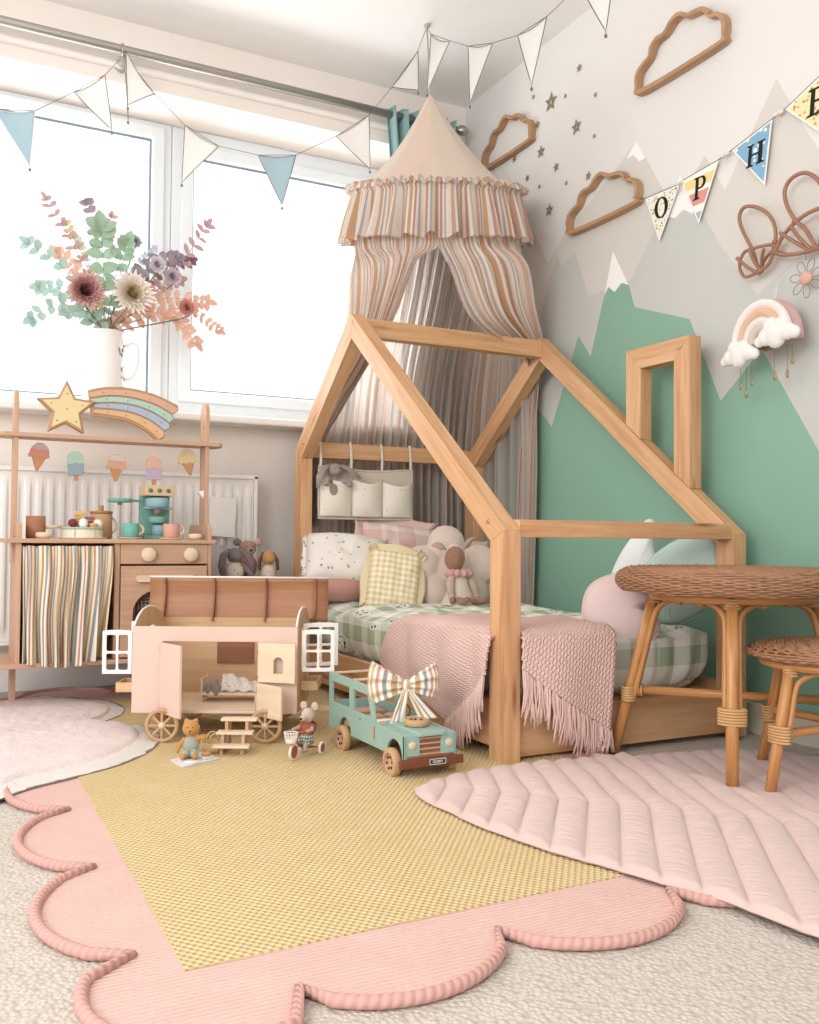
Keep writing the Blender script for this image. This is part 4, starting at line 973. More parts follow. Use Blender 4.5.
# cake
r = thing('toy_cake', 'cream wooden toy cake topped with cut fruit on a board', 'toy cake', (.443, 3.17, ZT)); M_ = Matrix()
def L0(nm, mt, prof, c=(0, 0, 0), n=30, bev=0):
    mb = MB(); mb.noorigin = True; mb.lathe(prof, c, n); return mb.build(nm, mt, r, bevel=bev)
L0('board', PALEW, [(0, 0), (.072, 0), (.075, .003), (.072, .006), (0, .006)])
mb = MB(); mb.noorigin = True
for i in range(6):
    a0 = i*pi/3+.02; a1 = (i+1)*pi/3-.02; mb.ext([[(.004*cos((a0+a1)/2), .004*sin((a0+a1)/2))]+[(.062*cos(a0+(a1-a0)*j/8), .062*sin(a0+(a1-a0)*j/8)) for j in range(9)]], lambda a, b, c: (a, b, .006+c), .026)
mb.build('sponge', P1('cake_cream', '#ece0c8'), r, bevel=.001)
L0('icing', P1('mint_icing', '#a9c3a6'), [(0, .002), (.064, .002), (.066, .006), (.064, .009), (0, .009)], (0, 0, .028))
for nm, c, q, rr in (('strawberry', '#8c2f3e', (-.035, -.03, .05), (.015, .015, .014)), ('meringue', '#eee7df', (-.004, -.04, .049), (.014, .013, .017)), ('meringue', '#eee7df', (.042, -.03, .048), (.015, .013, .015)), ('orange_slice', '#e2a06c', (.028, -.042, .043), (.014, .010, .009))):
    mb = MB(); mb.noorigin = True; mb.ell(q, rr); mb.build(nm, P1(nm+'_paint', c), r)
for nm, c, x0, z0 in (('biscuit', '#e0a35e', -.012, .037), ('biscuit', '#a8584e', .020, .037)):
    mb = MB(); mb.noorigin = True
    for j in range(3): mb.box((x0, .0, z0+.006+j*.012), (.030, .022, .009))
    mb.build(nm, P1('biscuit_'+c[1:], c), r, bevel=.002)
mb = MB(); mb.noorigin = True; mb.box((-.010, 0, .082), (.032, .02, .014)); mb.build('cheese', P1('cheese', '#e9b860'), r, bevel=.003)
# pot, jar, salt dish
r = thing('toy_saucepan', 'tall wooden toy saucepan with handle at the left of the worktop', 'saucepan', (.305, 3.22, ZT))
L0('pan_body', DARKW if 0 else woodm('pan_wood', '#b0734e', '#985f3e', None, 2), [(0, 0), (.028, 0), (.030, .003), (.030, .072), (.026, .072), (.025, .008), (0, .006)])
mb = MB(); mb.noorigin = True; mb.tube([(.028, 0, .036), (.055, 0, .038), (.078, 0, .038)], [.006, .005, .006], 10); mb.build('handle', PALEW, r)
r = thing('toy_jar', 'wooden toy storage jar with lid behind the cake', 'jar', (.515, 3.27, ZT))
L0('jar_body', woodm('jar_wood', '#c99a6b', '#b48457', None, 2), [(0, 0), (.034, 0), (.037, .003), (.036, .082), (.033, .086), (0, .086)])
L0('lid', woodm('jar_lid', '#b5835a', '#9c6c46', None, 2), [(0, .086), (.038, .086), (.038, .093), (.01, .096), (.007, .104), (.010, .112), (0, .114)])
mb = MB(); mb.noorigin = True; mb.tube([(.034+.016*sin(a), 0, .045-.025*cos(a)) for a in [i*pi/8 for i in range(9)]], .004, 8); mb.build('handle', PALEW, r)
for x, y, lb in ((.320, 3.13, 'small round pale wooden dish in front of the saucepan'), (.802, 3.14, 'small round pale wooden dish at the right end of the worktop')):
    mb = MB(); mb.lathe([(0, 0), (.018, 0), (.024, .005), (.025, .013), (.021, .019), (.012, .020), (0, .019)], (x, y, ZT), 26); o = mb.build('toy_dish', PALEW); tag(o, lb, 'dish', 'small wooden dishes on the worktop')

# folded white card by the radiator, soft toys on a low stool
mb = MB(); R_ = Matrix.Rotation(-.08, 3, 'X') @ Matrix.Rotation(.06, 3, 'Y'); mb.box((.985, 3.455, .632), (.10, .016, .15), R_); mb.box((.985, 3.458, .54), (.014, .004, .03)); o = mb.build('white_canvas', fabric('canvas_cream', '#faf6f0', '#f4efe8'), bevel=.003); tag(o, 'small blank cream canvas leaning on the radiator beside the kitchen', 'canvas')
r = thing('low_shelf_box', 'low wooden box between kitchen and bed carrying the soft toys', 'box', (1.03, 3.33, 0)); M = WM(r)
for a in (((1.03, 3.33, .385), (.24, .20, .012)), ((.916, 3.33, .19), (.012, .20, .38)), ((1.144, 3.33, .19), (.012, .20, .38)), ((1.03, 3.425, .19), (.22, .01, .38))):
    mb = MB(M); mb.box(*a); mb.build('panel', KWOOD, r, bevel=.002)
GB = fabric('dark_grey_plush', '#877b7c', '#716668', weave=260, bump=.002); FD = printed('toy_dress', '#d9cdbb', '#98a080', 60, .2)
plush('toy_rabbit', 'dark grey floppy-eared toy rabbit in pale dress, leftmost of the three toys', 'soft toy', (.985, 3.29, .391), 0, 1.0, GB, [
    ('body', None, [((0, 0, .035), (.030, .026, .040)), ((0, -.004, .100), (.028, .027, .030)), ((0, -.026, .092), (.016, .013, .013))]),
    ('dress', FD, [((0, -.004, .040), (.034, .030, .040))]),
    ('ear', None, [('t', [(-.016, 0, .122), (-.042, -.006, .10), (-.050, -.010, .06), (-.044, -.012, .02)], [.008, .014, .015, .008], .5)]),
    ('ear', None, [('t', [(.016, 0, .122), (.045, -.006, .105), (.062, -.010, .07), (.066, -.012, .03)], [.008, .014, .015, .008], .5)]),
    ('arm', None, [('t', [(.024, -.01, .065), (.050, -.022, .04), (.062, -.03, .012)], [.010, .010, .011])])])
PB = fabric('brown_fur', '#b08a74', '#97725d', weave=200, bump=.003)
plush('toy_bear', 'pale brown toy bear with big ears sitting between the two other toys', 'soft toy', (1.055, 3.36, .391), 0, 1.0, PB, [
    ('body', None, [((0, 0, .045), (.034, .028, .052)), ((0, -.002, .125), (.034, .030, .030)), ((0, -.028, .112), (.018, .016, .014))]),
    ('vest', P1('pink_vest', '#c48a7c'), [((0, -.004, .062), (.037, .031, .040))]),
    ('ear', GB, [((-.040, 0, .148), (.016, .008, .015))]), ('ear', P1('ear_pink', '#c9a39a'), [((.040, 0, .148), (.016, .008, .015))]),
    ('nose', BLACK, [((0, -.044, .118), (.005, .004, .004))]), ('eyes', BLACK, [((-.012, -.028, .132), .0025), ((.012, -.028, .132), .0025)])])
plush('toy_dog', 'ochre toy dog with long brown ears in patterned top, right of the bear', 'soft toy', (1.113, 3.29, .391), 0, .92, fabric('ochre_plush', '#c98d52', '#b5793f', weave=260, bump=.002), [
    ('body', None, [((0, 0, .035), (.026, .024, .040)), ((0, -.004, .098), (.028, .026, .030)), ((0, -.026, .090), (.014, .013, .012))]),
    ('top', printed('dog_top', '#d9c6b4', '#a8756a', 80, .2), [((0, -.004, .038), (.030, .028, .038))]),
    ('ear', P1('ear_brown', '#7a5240'), [('t', [(.02, 0, .120), (.036, -.004, .09), (.038, -.008, .05)], [.007, .012, .009], .5)]), ('ear', P1('ear_brown2', '#7a5240'), [('t', [(-.02, 0, .120), (-.036, -.004, .09), (-.038, -.008, .05)], [.007, .012, .009], .5)])])

# ------------------------------------------------------------------ vase and flowers on the sill
r = thing('enamel_jug', 'tall white enamel jug holding the flowers on the window sill', 'jug', (.57, 3.60, 1.0275)); 
JUG = printed('jug_enamel', '#f1ece8', '#f1ece8', 40, .01); 
L0('jug_body', plain('white_enamel', '#efeae6', .25, .5, .01), [(0, 0), (.078, 0), (.080, .006), (.070, .16), (.066, .24), (.070, .285), (.074, .292), (.069, .290), (.062, .24), (.066, .15), (.070, .012), (0, .01)], n=40)
mb = MB(); mb.noorigin = True; mb.tube(spline([(.066, 0, .245), (.105, 0, .262), (.122, 0, .235), (.118, 0, .175), (.098, 0, .130), (.070, 0, .12)], 24), .008, 10, sq=.7); mb.build('handle', plain('enamel_handle', '#efeae6', .25, .5, .01), r)
mb = MB(); mb.noorigin = True; random.seed(3)
for i in range(26):
    a = -.9+random.random()*.75; z = .03+random.random()*.22; rr = .0795-.055*z+.0008; p = Vector((cos(a)*rr, sin(a)*rr, z)); n = Vector((cos(a), sin(a), 0)); t = Vector((-sin(a), cos(a), 0))
    th = random.random()*6; d1 = t*cos(th)+Vector((0, 0, 1))*sin(th); d2 = n.cross(d1); L = random.uniform(.006, .013)
    mb.add([p-d1*L, p+d2*L*.4, p+d1*L, p-d2*L*.4], [[0, 1, 2, 3]], [[(0, 0)]*4])
mb.build('flower_print', plain('blue_print', '#6f7787', .4), r, solid=.0004)
MOUTH = Vector((.57, 3.60, 1.312))
GRN = plain('stem_green', '#7c8868', .6, .2, .1)
def leafmat(n, c, c2):
    k = NT(n, .6, .25); v = k.coords('Object'); k.color(k.mix(k.noise(v, 25, 3), c, c2))
    k.sheer(k.mix(k.noise(v, 25, 3), c, c2), .10); return k.m
def leaf(mb, p, d, L, w, up=Vector((0, -1, .3)), curl=.15):
    d = Vector(d).normalized(); s_ = d.cross(up)
    s_ = s_.normalized() if s_.length > 1e-3 else Vector((1, 0, 0)); n = s_.cross(d)
    def fn(u, v):
        a = 2*u-1; ww = w*sin(pi*min(v*.92+.06, 1))**.8
        return p+d*(L*v)+s_*(a*ww)+n*(curl*L*(v*v)*-.6+abs(a)*ww*.35)
    mb.grid(fn, 2, 6, su=.02, sv=.05)
def sprig(nm, label, tip, mt, L, w, n=10, spread=.9, bend=(0, 0, .06), pair=True, cat='foliage stem', rnd=.3, start=.35, stem=.0016, round_=False, y=0.0):
    tip = Vector(tip); r = thing(nm, label, cat, MOUTH-Vector((0, 0, .05)), 0, 'flower stems in the white jug'); M = WM(r)
    mid = MOUTH.lerp(tip, .5)+Vector(bend); pts = spline([MOUTH-Vector((0, 0, .05)), MOUTH, mid, tip], 20)
    mb = MB(M); mb.tube(pts, [stem*(1.3-.8*i/20) for i in range(21)], 6); mb.build('stem', GRN, r)
    mb = MB(M)
    for i in range(n):
        t = start+(1-start)*i/(n-1); x = t*20; k = min(int(x), 19); p = pts[k].lerp(pts[k+1], x-k); d = (pts[k+1]-pts[k]).normalized()
        for sg in ((-1, 1) if pair else (random.choice((-1, 1)),)):
            sd2 = d.cross(Vector((0, -1, 0))).normalized()
            dd = d*(1-spread*.6)+sd2*sg*spread+Vector((random.uniform(-rnd, rnd), random.uniform(-.5, .3), random.uniform(-rnd, rnd)))
            leaf(mb, p, dd, L*random.uniform(.75, 1.15)*(1-.3*t*(not round_)), w*random.uniform(.8, 1.15), curl=random.uniform(-.1, .3))
    leaf(mb, pts[-1], pts[-1]-pts[-2], L*.9, w)
    mb.build('foliage', mt, r); return r
random.seed(21)
TEALL = leafmat('eucalyptus_leaf', '#a9c4b8', '#8cada0'); SAGE = leafmat('sage_leaf', '#a3bca0', '#88a68a'); MAUV = leafmat('mauve_leaf', '#9c8995', '#877480')
PEACH = leafmat('peach_leaf', '#dcae94', '#cc9682'); PKL = leafmat('pink_leaf', '#bd9795', '#a88486'); YEL = leafmat('straw_leaf', '#d2b98e', '#bf9f74')
sprig('eucalyptus_stem', 'pale teal eucalyptus stem reaching furthest left from the jug', (.30, 3.56, 1.60), TEALL, .05, .014, 8)
sprig('eucalyptus_stem', 'pale teal eucalyptus stem drooping low at the left of the jug', (.315, 3.55, 1.335), TEALL, .05, .016, 7, bend=(-.02, 0, .08))
sprig('eucalyptus_stem', 'teal eucalyptus stem arching mid left behind the pink dahlia', (.34, 3.60, 1.46), TEALL, .045, .015, 8, bend=(-.03, 0, .07))
sprig('mauve_leaf_stem', 'mauve leafed stem pointing up at the top left', (.355, 3.58, 1.775), PKL, .042, .008, 9, start=.5)
sprig('golden_leaf_spray', 'straw yellow stem rising left of the round mauve leaves', (.425, 3.60, 1.70), YEL, .04, .010, 9, start=.4)
sprig('round_leaf_stem', 'stem of round mauve leaves standing tallest in the jug', (.50, 3.60, 1.79), MAUV, .030, .015, 5, start=.70, round_=True)
sprig('lambs_ear_stem', 'broad sage green leaves in the middle of the bouquet', (.535, 3.52, 1.68), SAGE, .075, .024, 6, start=.55)
sprig('lambs_ear_stem', 'broad sage green leaves leaning right of centre in the bouquet', (.63, 3.54, 1.64), SAGE, .065, .020, 6, start=.5)
sprig('thin_twig_stem', 'small mauve leafed twig pointing up right of the round leaves', (.585, 3.60, 1.755), PKL, .034, .008, 8, start=.55)
sprig('mauve_leaf_stem', 'dusky mauve leafed stem right of the bouquet centre', (.82, 3.58, 1.63), MAUV, .05, .018, 8, start=.5, bend=(0, 0, .1))
sprig('pink_leaf_stem', 'dusty pink leafed stem standing high at the right', (.945, 3.60, 1.78), PKL, .052, .010, 9, start=.62, bend=(.04, 0, .0))
sprig('peach_leaf_stem', 'peach leafed stem spreading to the right of the jug', (.94, 3.56, 1.47), PEACH, .05, .014, 12, bend=(0, 0, .07), start=.4)
sprig('peach_leaf_stem', 'peach leafed stem drooping lowest at the right', (.90, 3.56, 1.31), PEACH, .05, .013, 12, bend=(.06, 0, .10), start=.4)
sprig('peach_leaf_stem', 'fine peach leafed stem with the furthest right tip', (1.00, 3.58, 1.37), PEACH, .034, .009, 12, bend=(.05, 0, .1), start=.5)
sprig('peach_leaf_stem', 'peach leafed stem rising behind the pink dahlia', (.40, 3.62, 1.60), PEACH, .045, .013, 10, start=.4)
sprig('filler_stem', 'pale powdery filler stem between the cream flower and the lilac blossoms', (.745, 3.60, 1.66), leafmat('powder_leaf', '#bcc6cf', '#a5b1bd'), .026, .008, 14, start=.45, pair=True)
sprig('filler_stem', 'pale powdery filler stem left behind the sage leaves', (.46, 3.63, 1.68), leafmat('powder_leaf2', '#c3ccd2', '#aab6c0'), .024, .008, 14, start=.4)
sprig('peach_leaf_stem', 'short peach leafed stem low in front right of the cream flower', (.76, 3.50, 1.39), PEACH, .042, .012, 9, start=.3, bend=(0, -.02, .04))
sprig('eucalyptus_stem', 'short teal eucalyptus stem low between dahlia and jug rim', (.43, 3.52, 1.36), TEALL, .045, .015, 7, start=.3, bend=(0, -.02, .04))
sprig('mauve_leaf_stem', 'maroon leafed stem at the far right behind the lilac blossoms', (.89, 3.62, 1.64), leafmat('maroon_leaf', '#8f6670', '#7b535e'), .04, .013, 9, start=.55, bend=(0, 0, .06))
sprig('sage_stem', 'sage leafed stem behind the cream flower', (.70, 3.62, 1.56), TEALL, .045, .015, 9, start=.4)
sprig('pink_leaf_stem', 'dusty pink leafed stem in the middle right behind the jug handle', (.84, 3.60, 1.55), PKL, .045, .014, 9, start=.4, bend=(.02, 0, .05))
def dahlia(label, c, cols, R_, layers, nm='dahlia_flower', sharp=1.0):
    c = Vector(c); r = thing(nm, label, 'flower', MOUTH-Vector((0, 0, .05)), 0, 'flower stems in the white jug'); M = WM(r)
    mb = MB(M); mb.tube(spline([MOUTH-Vector((0, 0, .05)), MOUTH, c+Vector((0, .03, -.03)), c], 14), .0028, 8); mb.build('stem', GRN, r)
    X, Y, Z = frame3((.12, -.95, .05)); mb = MB(M)
    for l in range(layers):
        f = l/(layers-1); n = int(26-14*f); L = R_*(1-.68*f); mb.cur = min(len(cols)-1, int(f*len(cols)))
        for i in range(n):
            a = 2*pi*(i+random.random()*.5)/n; out = X*cos(a)+Y*sin(a); dd = out*(1-.55*f)+Z*(.25+.9*f)
            leaf(mb, c+out*R_*.05+Z*(f*.004), dd, L*random.uniform(.85, 1.12), R_*.13*sharp, up=Z.cross(out)*.01+Z, curl=-.25)
    mb.cur = len(cols)-1
    for i in range(60):
        a = i*2.399963; q = sqrt(i/60); out = X*cos(a)+Y*sin(a); leaf(mb, c+out*R_*.16*q+Z*.004, out*q*.55+Z, R_*(.36+.10*q), R_*.075, up=out+Z*.01, curl=.2)
    mb.ell(c+Z*.006, (R_*.30, R_*.22, R_*.30), None, 14, 10)
    mb.build('petals', cols, r)
dahlia('dusky pink dahlia with maroon heart at the left of the bouquet', (.478, 3.49, 1.435), [leafmat('dahlia_pink', '#e3bdb4', '#d6a59b'), leafmat('dahlia_rose', '#cf938c', '#c2807c'), leafmat('dahlia_maroon', '#b0646a', '#9c555e')], .075, 7)
dahlia('large cream chrysanthemum at the centre of the bouquet', (.642, 3.48, 1.445), [leafmat('mum_cream', '#f6ece2', '#efe1d4'), leafmat('mum_cream2', '#f1e3cf', '#e8d4b8'), leafmat('mum_heart', '#e0c8a0', '#d4b98e')], .082, 7, 'chrysanthemum_flower', .9)
for lb, c, cl, rr in (('small white blossom right of the sage leaves', (.745, 3.55, 1.585), '#d6cbd2', .035), ('small lilac blossom beneath the dusky mauve leaves', (.80, 3.54, 1.545), '#c4b2bd', .035), ('small pale blossom above the cream flower', (.665, 3.56, 1.665), '#b3afc0', .026), ('small coral blossom low at the right of the jug', (.855, 3.53, 1.43), '#d9907f', .036)):
    dahlia(lb, c, [leafmat('blossom_'+cl[1:], cl, cl)], rr, 3, 'blossom_stem', 1.7)
# ------------------------------------------------------------------ toy caravan (own frame: x right, y away from the front)
def camxy(lat, dep): return (lat*cos(YAW)+dep*sin(YAW), -lat*sin(YAW)+dep*cos(YAW))
bx, by = camxy(-.522, 2.525)
CV = thing('toy_caravan', 'pink and plywood toy caravan with open doors and raised roof', 'toy caravan', (bx, by, .009), -YAW)
I4 = Matrix.Translation((0, 0, -.009))
PLY = woodm('caravan_ply', '#d9b084', '#cb9f72', '#d2a87c', 1.3, .5)
ZB, ZF = .079, .312
mp0 = lambda a, b, c: (a, c, b)
mb = MB(I4); mb.ext([[(-.225, ZB), (.222, ZB), (.222, ZF), (-.225, ZF)], [(-.143, ZB+.008), (.118, ZB+.008), (.118, .272), (-.143, .272)]], mp0, .007); mb.build('front_wall', CARAVAN_PINK, CV, bevel=.0012)
mb = MB(I4); mb.ext([[(-.225, ZB), (.222, ZB), (.222, .312), (-.225, .312)], [(-.05, .183), (.045, .183), (.045, .247), (-.05, .247)]], lambda a, b, c: (a, .30+c, b), .007); mb.build('back_wall', PLY, CV, bevel=.0012)
mb = MB(I4); mb.box((-.0015, .155, ZB+.004), (.447, .305, .008)); mb.build('floor_board', PALEW, CV, bevel=.001)
for x in (-.225, .215):
    P = [(.007, ZB), (.30, ZB), (.30, .338)]+[(.155+.145*cos(a), .330+.055*sin(a)) for a in [i*pi/14 for i in range(1, 14)]]+[(.02, .335), (.007, .314)]
    P = [(.007, ZB), (.30, ZB), (.30, .312), (.26, .336), (.20, .351), (.13, .356), (.08, .350), (.04, .336), (.015, .320), (.007, .312)]
    hole = [(.09, .19), (.21, .19), (.21, .30), (.09, .30)]
    mb = MB(I4); mb.ext([P, hole], lambda a, b, c, x=x: (x+c, a, b), .007, (0, 1)); mb.build('end_wall', PLY, CV, bevel=.001)
    mb = MB(I4); pts = [(x+.0035, a, b+.001) for a, b in P[2:]]
    mb.tube(pts, .0030, 6); mb.build('white_edge', WHITE, CV)
mb = MB(I4); mb.box((0, .296, .215), (.11, .004, .08)); mb.build('rear_shutter', DARKW, CV)
# roof panel stands open behind
def roof(u, v):
    return Vector((-.270+u*.545, .312+.045*sin(v*pi*.55)-.030*v, .302+v*.128))
mb = MB(I4); mb.grid(roof, 10, 12, su=.545, sv=.12); rf = mb.build('roof', woodm('roof_wood', '#b87d54', '#9d6743', '#ad744d', 1.2, .45), CV, solid=.006)
mb = MB(I4); mb.tube([roof(0, 1)+Vector((0, 0, .003)), roof(1, 1)+Vector((0, 0, .003))], .0032, 6); mb.build('white_edge', WHITE, rf)
for u in (.085, .36, .65, .925):
    mb = MB(I4); pts = [roof(u, v)+Vector((0, -.004, 0)) for v in [i/8 for i in range(9)]]
    inner = [p+Vector((0, -.010-.012*(1-i/8), 0)) for i, p in enumerate(pts)]
    poly = [(p.y, p.z) for p in pts]+[(p.y, p.z) for p in inner[::-1]]
    mb.ext([poly], lambda a, b, c, x=pts[0].x: (x+c, a, b), .005, (0, 1)); mb.build('rib', DARKW, rf)
# doors
def door(nm, mt, hx, z0, z1, w, ang, hole=None, sgn=1):
    R4 = Matrix.Translation((hx, -.001, 0)) @ Matrix.Rotation(ang, 4, 'Z')
    mb = MB(I4 @ R4); L = [[(0, z0), (w, z0), (w, z1), (0, z1)]]+([hole] if hole else [])
    mb.ext(L, lambda a, b, c: (a, -c, b), .007); d = mb.build(nm, mt, CV, bevel=.001)
    for z in (z0+.018, z1-.018):
        mb = MB(I4 @ R4); mb.tube([(0, -.004, z-.010), (0, -.004, z+.010)], .0035, 8); mb.build('hinge', plain('brass', '#c99a5c', .35, .5, 0, 10, 0, .6), d)
    return d
door('door', CARAVAN_PINK, -.143, ZB+.002, .270, .118, radians(-50))
ah = [(.046, .190), (.074, .190), (.074, .222)]+[(.060+.014*cos(a), .222+.012*sin(a)) for a in [i*pi/8 for i in range(1, 8)]]+[(.046, .222)]
door('half_door', PALEW, .118, .166, .271, .108, radians(-16), ah)
ld = door('half_door', PALEW, .118, ZB-.004, .162, .108, radians(-45))
# shutters with four panes
def shutter(hx, z0, w, h, ang, y0=0.0):
    R4 = Matrix.Translation((hx, y0, 0)) @ Matrix.Rotation(ang, 4, 'Z'); s = 1 if w > 0 else -1; W_ = abs(w)
    top = [(s*W_*t, z0+h+.010*sin(pi*(.25+.5*t))-.007) for t in [1-i/8 for i in range(9)]]
    L = [[(0, z0), (s*W_, z0)]+top]
    m_, g = .010, .006; pw = (W_-2*m_-g)/2; ph = (h-2*m_-g)/2
    for i in range(2):
        for j in range(2):
            x0 = m_+i*(pw+g); zz = z0+m_+j*(ph+g); q = rrect(x0, zz, x0+pw, zz+ph, .005, 3); L.append([(s*a, b) for a, b in q])
    mb = MB(I4 @ R4); mb.ext(L, lambda a, b, c: (a, c, b), .006); mb.build('shutter', WHITE, CV, bevel=.001)
shutter(-.226, .184, -.078, .115, radians(4)); shutter(.232, .190, .088, .112, radians(6), .02)
shutter(.228, .196, .100, .118, radians(18), .085); shutter(-.226, .19, -.07, .115, radians(-12), .21)
for x, y, w in ((-.247, .05, .040), (.247, .12, .055)):
    mb = MB(I4)
    for q in (((x, y, .135), (.045, w*2, .005)), ((x, y-w, .146), (.045, .005, .026)), ((x, y+w, .146), (.045, .005, .026)), ((x-.022*(1 if x < 0 else -1), y, .146), (.005, w*2, .026))): mb.box(*q)
    mb.build('window_box', PLY, CV, bevel=.001)
# wheels with spokes
WHW = woodm('wheel_wood', '#c89b6c', '#b58555', None, 2)
def wheel(x, y, par, rad=.045):
    mb = MB(I4); Cc = Vector((x, y, rad+.009)); Rr_ = Matrix.Rotation(pi/2, 3, 'X')
    mb.lathe([(rad-.010, -.004), (rad, -.004), (rad, .004), (rad-.010, .004), (rad-.010, -.004)], Cc, 40, Rr_); wh = mb.build('wheel', WHW, par, bevel=0)
    mb = MB(I4)
    for i in range(8):
        a = i*pi/4; d = Vector((cos(a), 0, sin(a))); mb.beam(Cc+d*.005, Cc+d*(rad-.009), .006, .005, up=(0, 1, 0))
    mb.build('spokes', WHW, wh)
    mb = MB(I4); mb.lathe([(0, -.008), (.006, -.008), (.009, -.004), (.009, .005), (0, .006)], Cc, 16, Rr_); mb.build('hub', PALEW, wh)
for x in (-.131, .143): wheel(x, -.040, CV)
for x in (-.13, .140): wheel(x, .305, CV)
for x in (-.145, .140):
    mb = MB(I4); mb.tube([(x, -.040, .053), (x, .306, .053)], .004, 8); mb.box((x, .15, .066), (.03, .29, .024)); mb.build('axle', DARKW, CV)
mb = MB(I4); mb.box((.255, .15, .070), (.12, .02, .010)); mb.build('tow_bar', PALEW, CV)
CVw = lambda x, y, z=0: Matrix.Translation(CV.location) @ Matrix.Rotation(-YAW, 4, 'Z') @ Vector((x, y, z))
# doll bed, sleeping mouse and blanket
p = CVw(.012, .17, .0785); r = thing('doll_bed', 'small wooden doll bed standing inside the caravan', 'doll bed', p, -YAW)
def L1(nm, mt, boxes, bev=.0006):
    mb = MB(); mb.noorigin = True
    for c, d in boxes: mb.box(c, d)
    return mb.build(nm, mt, r, bevel=bev)
L1('bed_base', PALEW, [((0, 0, .020), (.150, .075, .004)), ((0, -.037, .023), (.150, .003, .008))])
L1('headboard', PALEW, [((-.077, 0, .035), (.004, .075, .058))]); L1('footboard', PALEW, [((.077, 0, .028), (.004, .075, .044))])
for sx in (-1, 1):
    for sy in (-1, 1): L1('leg', PALEW, [((sx*.077, sy*.037, .03 if sx < 0 else .022), (.005, .005, .072 if sx < 0 else .052))])
L1('doll_mattress', fabric('doll_mattress', '#e9dfd3'), [((0, 0, .026), (.145, .070, .008))], .002)
GRP = fabric('mouse_grey_felt', '#9a8d85', '#867a73', weave=200)
p2 = CVw(-.036, .145, .110)
plush('toy_mouse', 'grey toy mouse asleep in the doll bed in the caravan', 'soft toy', p2, -YAW, .8, GRP, [
    ('body', None, [((.0, .005, .018), (.022, .022, .024)), ((.016, -.004, .0), (.02, .018, .02)), ((.045, 0, -.006), (.035, .018, .013))]),
    ('ear', None, [((-.014, -.014, .006), (.010, .006, .020))]), ('ear', None, [((.016, -.02, .0), (.008, .006, .020))])])
p3 = CVw(.044, .17, .107); r = thing('doll_blanket', 'pale sprigged doll blanket covering the sleeping toy mouse', 'blanket', p3, -YAW)
mb = MB(); mb.noorigin = True
def bl(u, v):
    a = 2*u-1; b = 2*v-1; return Vector((.052*a, .046*b, .003+(.030-.016*a)*(1-b*b)**.7+.003*sin(a*9+b*4)))
mb.grid(bl, 30, 20, su=.1, sv=.08); mb.build('cover', printed('doll_floral', '#ddd0c6', '#a28a88', 160, .22), r, solid=.002)
# steps
p = CVw(.084, -.140, .0002); r = thing('toy_steps', 'three-tread wooden toy steps below the caravan doorway', 'toy steps', (p.x, p.y, .009), -YAW)
for i, (y, z, x) in enumerate(((-.035, .022, -.004), (-.005, .050, 0), (.025, .078, .005))):
    mb = MB(); mb.noorigin = True; mb.box((x, y, z), (.092, .034, .0065)); mb.build('tread', PALEW, r, bevel=.0015)
    for sx in (-.026, .026):
        if i < 2: mb = MB(); mb.noorigin = True; mb.box((x+sx, y+.022, z+.014), (.008, .012, .024)); mb.build('riser', KWOOD, r)
        mb = MB(); mb.noorigin = True; mb.box((x+sx, y+.006, (z-.003)/2), (.007, .009, z-.003)); mb.build('support', KWOOD, r)

# picnic: mat, teddy, basket, plates
ZR = .0095
mat_p = [(.532, 2.289), (.542, 2.205), (.642, 2.256), (.628, 2.345)]
mb = MB(); mb.ext([mat_p], lambda a, b, c: (a, b, ZR+c), .003); o = mb.build('picnic_mat', printed('picnic_print', '#e2dedd', '#8f94a3', 60, .2)); tag(o, 'tiny pale printed picnic mat under the teddy on the rug', 'mat')
TED = fabric('teddy_ochre', '#cf9148', '#bb7d3a', weave=260, bump=.002)
plush('toy_teddy', 'small ochre teddy in sage dungarees sitting on the picnic mat', 'soft toy', (.585, 2.300, ZR+.003), -YAW+.1, .95, TED, [
    ('body', None, [((0, 0, .030), (.019, .016, .026)), ((0, -.002, .074), (.023, .019, .021)), ((.0, -.019, .068), (.009, .007, .007)), ((-.013, 0, .094), (.007, .005, .007)), ((.013, 0, .094), (.007, .005, .007)),
        ('t', [(-.016, 0, .048), (-.028, -.010, .03), (-.034, -.014, .012)], [.007, .0065, .006]), ('t', [(.016, 0, .048), (.028, -.008, .05), (.040, -.012, .050)], [.007, .0065, .006]),
        ('t', [(-.010, -.01, .010), (-.014, -.035, .009), (-.016, -.046, .012)], [.009, .008, .009]), ('t', [(.010, -.01, .010), (.014, -.035, .009), (.018, -.046, .012)], [.009, .008, .009])]),
    ('dungarees', fabric('sage_cloth', '#a8b09a', '#979f88'), [((0, -.001, .030), (.0215, .0185, .026)), ((-.010, -.018, .012), (.011, .017, .011)), ((.011, -.018, .012), (.011, .017, .011))]),
    ('nose', BLACK, [((0, -.0255, .070), (.0028, .002, .002))]), ('eyes', BLACK, [((-.007, -.0195, .079), .0014), ((.007, -.0195, .079), .0014)])])
STRAW = woodm('straw', '#d9b57c', '#c19a60', None, 5, .7)
r = thing('straw_basket', 'small round straw basket with two handles beside the teddy', 'basket', (.655, 2.345, ZR))
mb = MB(); mb.noorigin = True; mb.lathe([(0, 0), (.026, 0), (.032, .010), (.033, .026), (.030, .026), (.028, .01), (0, .004)], (0, 0, 0), 26); mb.build('basket_body', STRAW, r)
for y in (-.014, .014): mb = MB(); mb.noorigin = True; mb.tube([(.016*cos(a), y, .024+.024*sin(a)) for a in [i*pi/10 for i in range(11)]], .002, 6); mb.build('handle', STRAW, r)
mb = MB(); mb.ell((.640, 2.385, ZR+.025), (.026, .012, .012)); o = mb.build('toy_bread', TED); tag(o, 'ochre felt loaf leaning behind the straw basket', 'toy food')
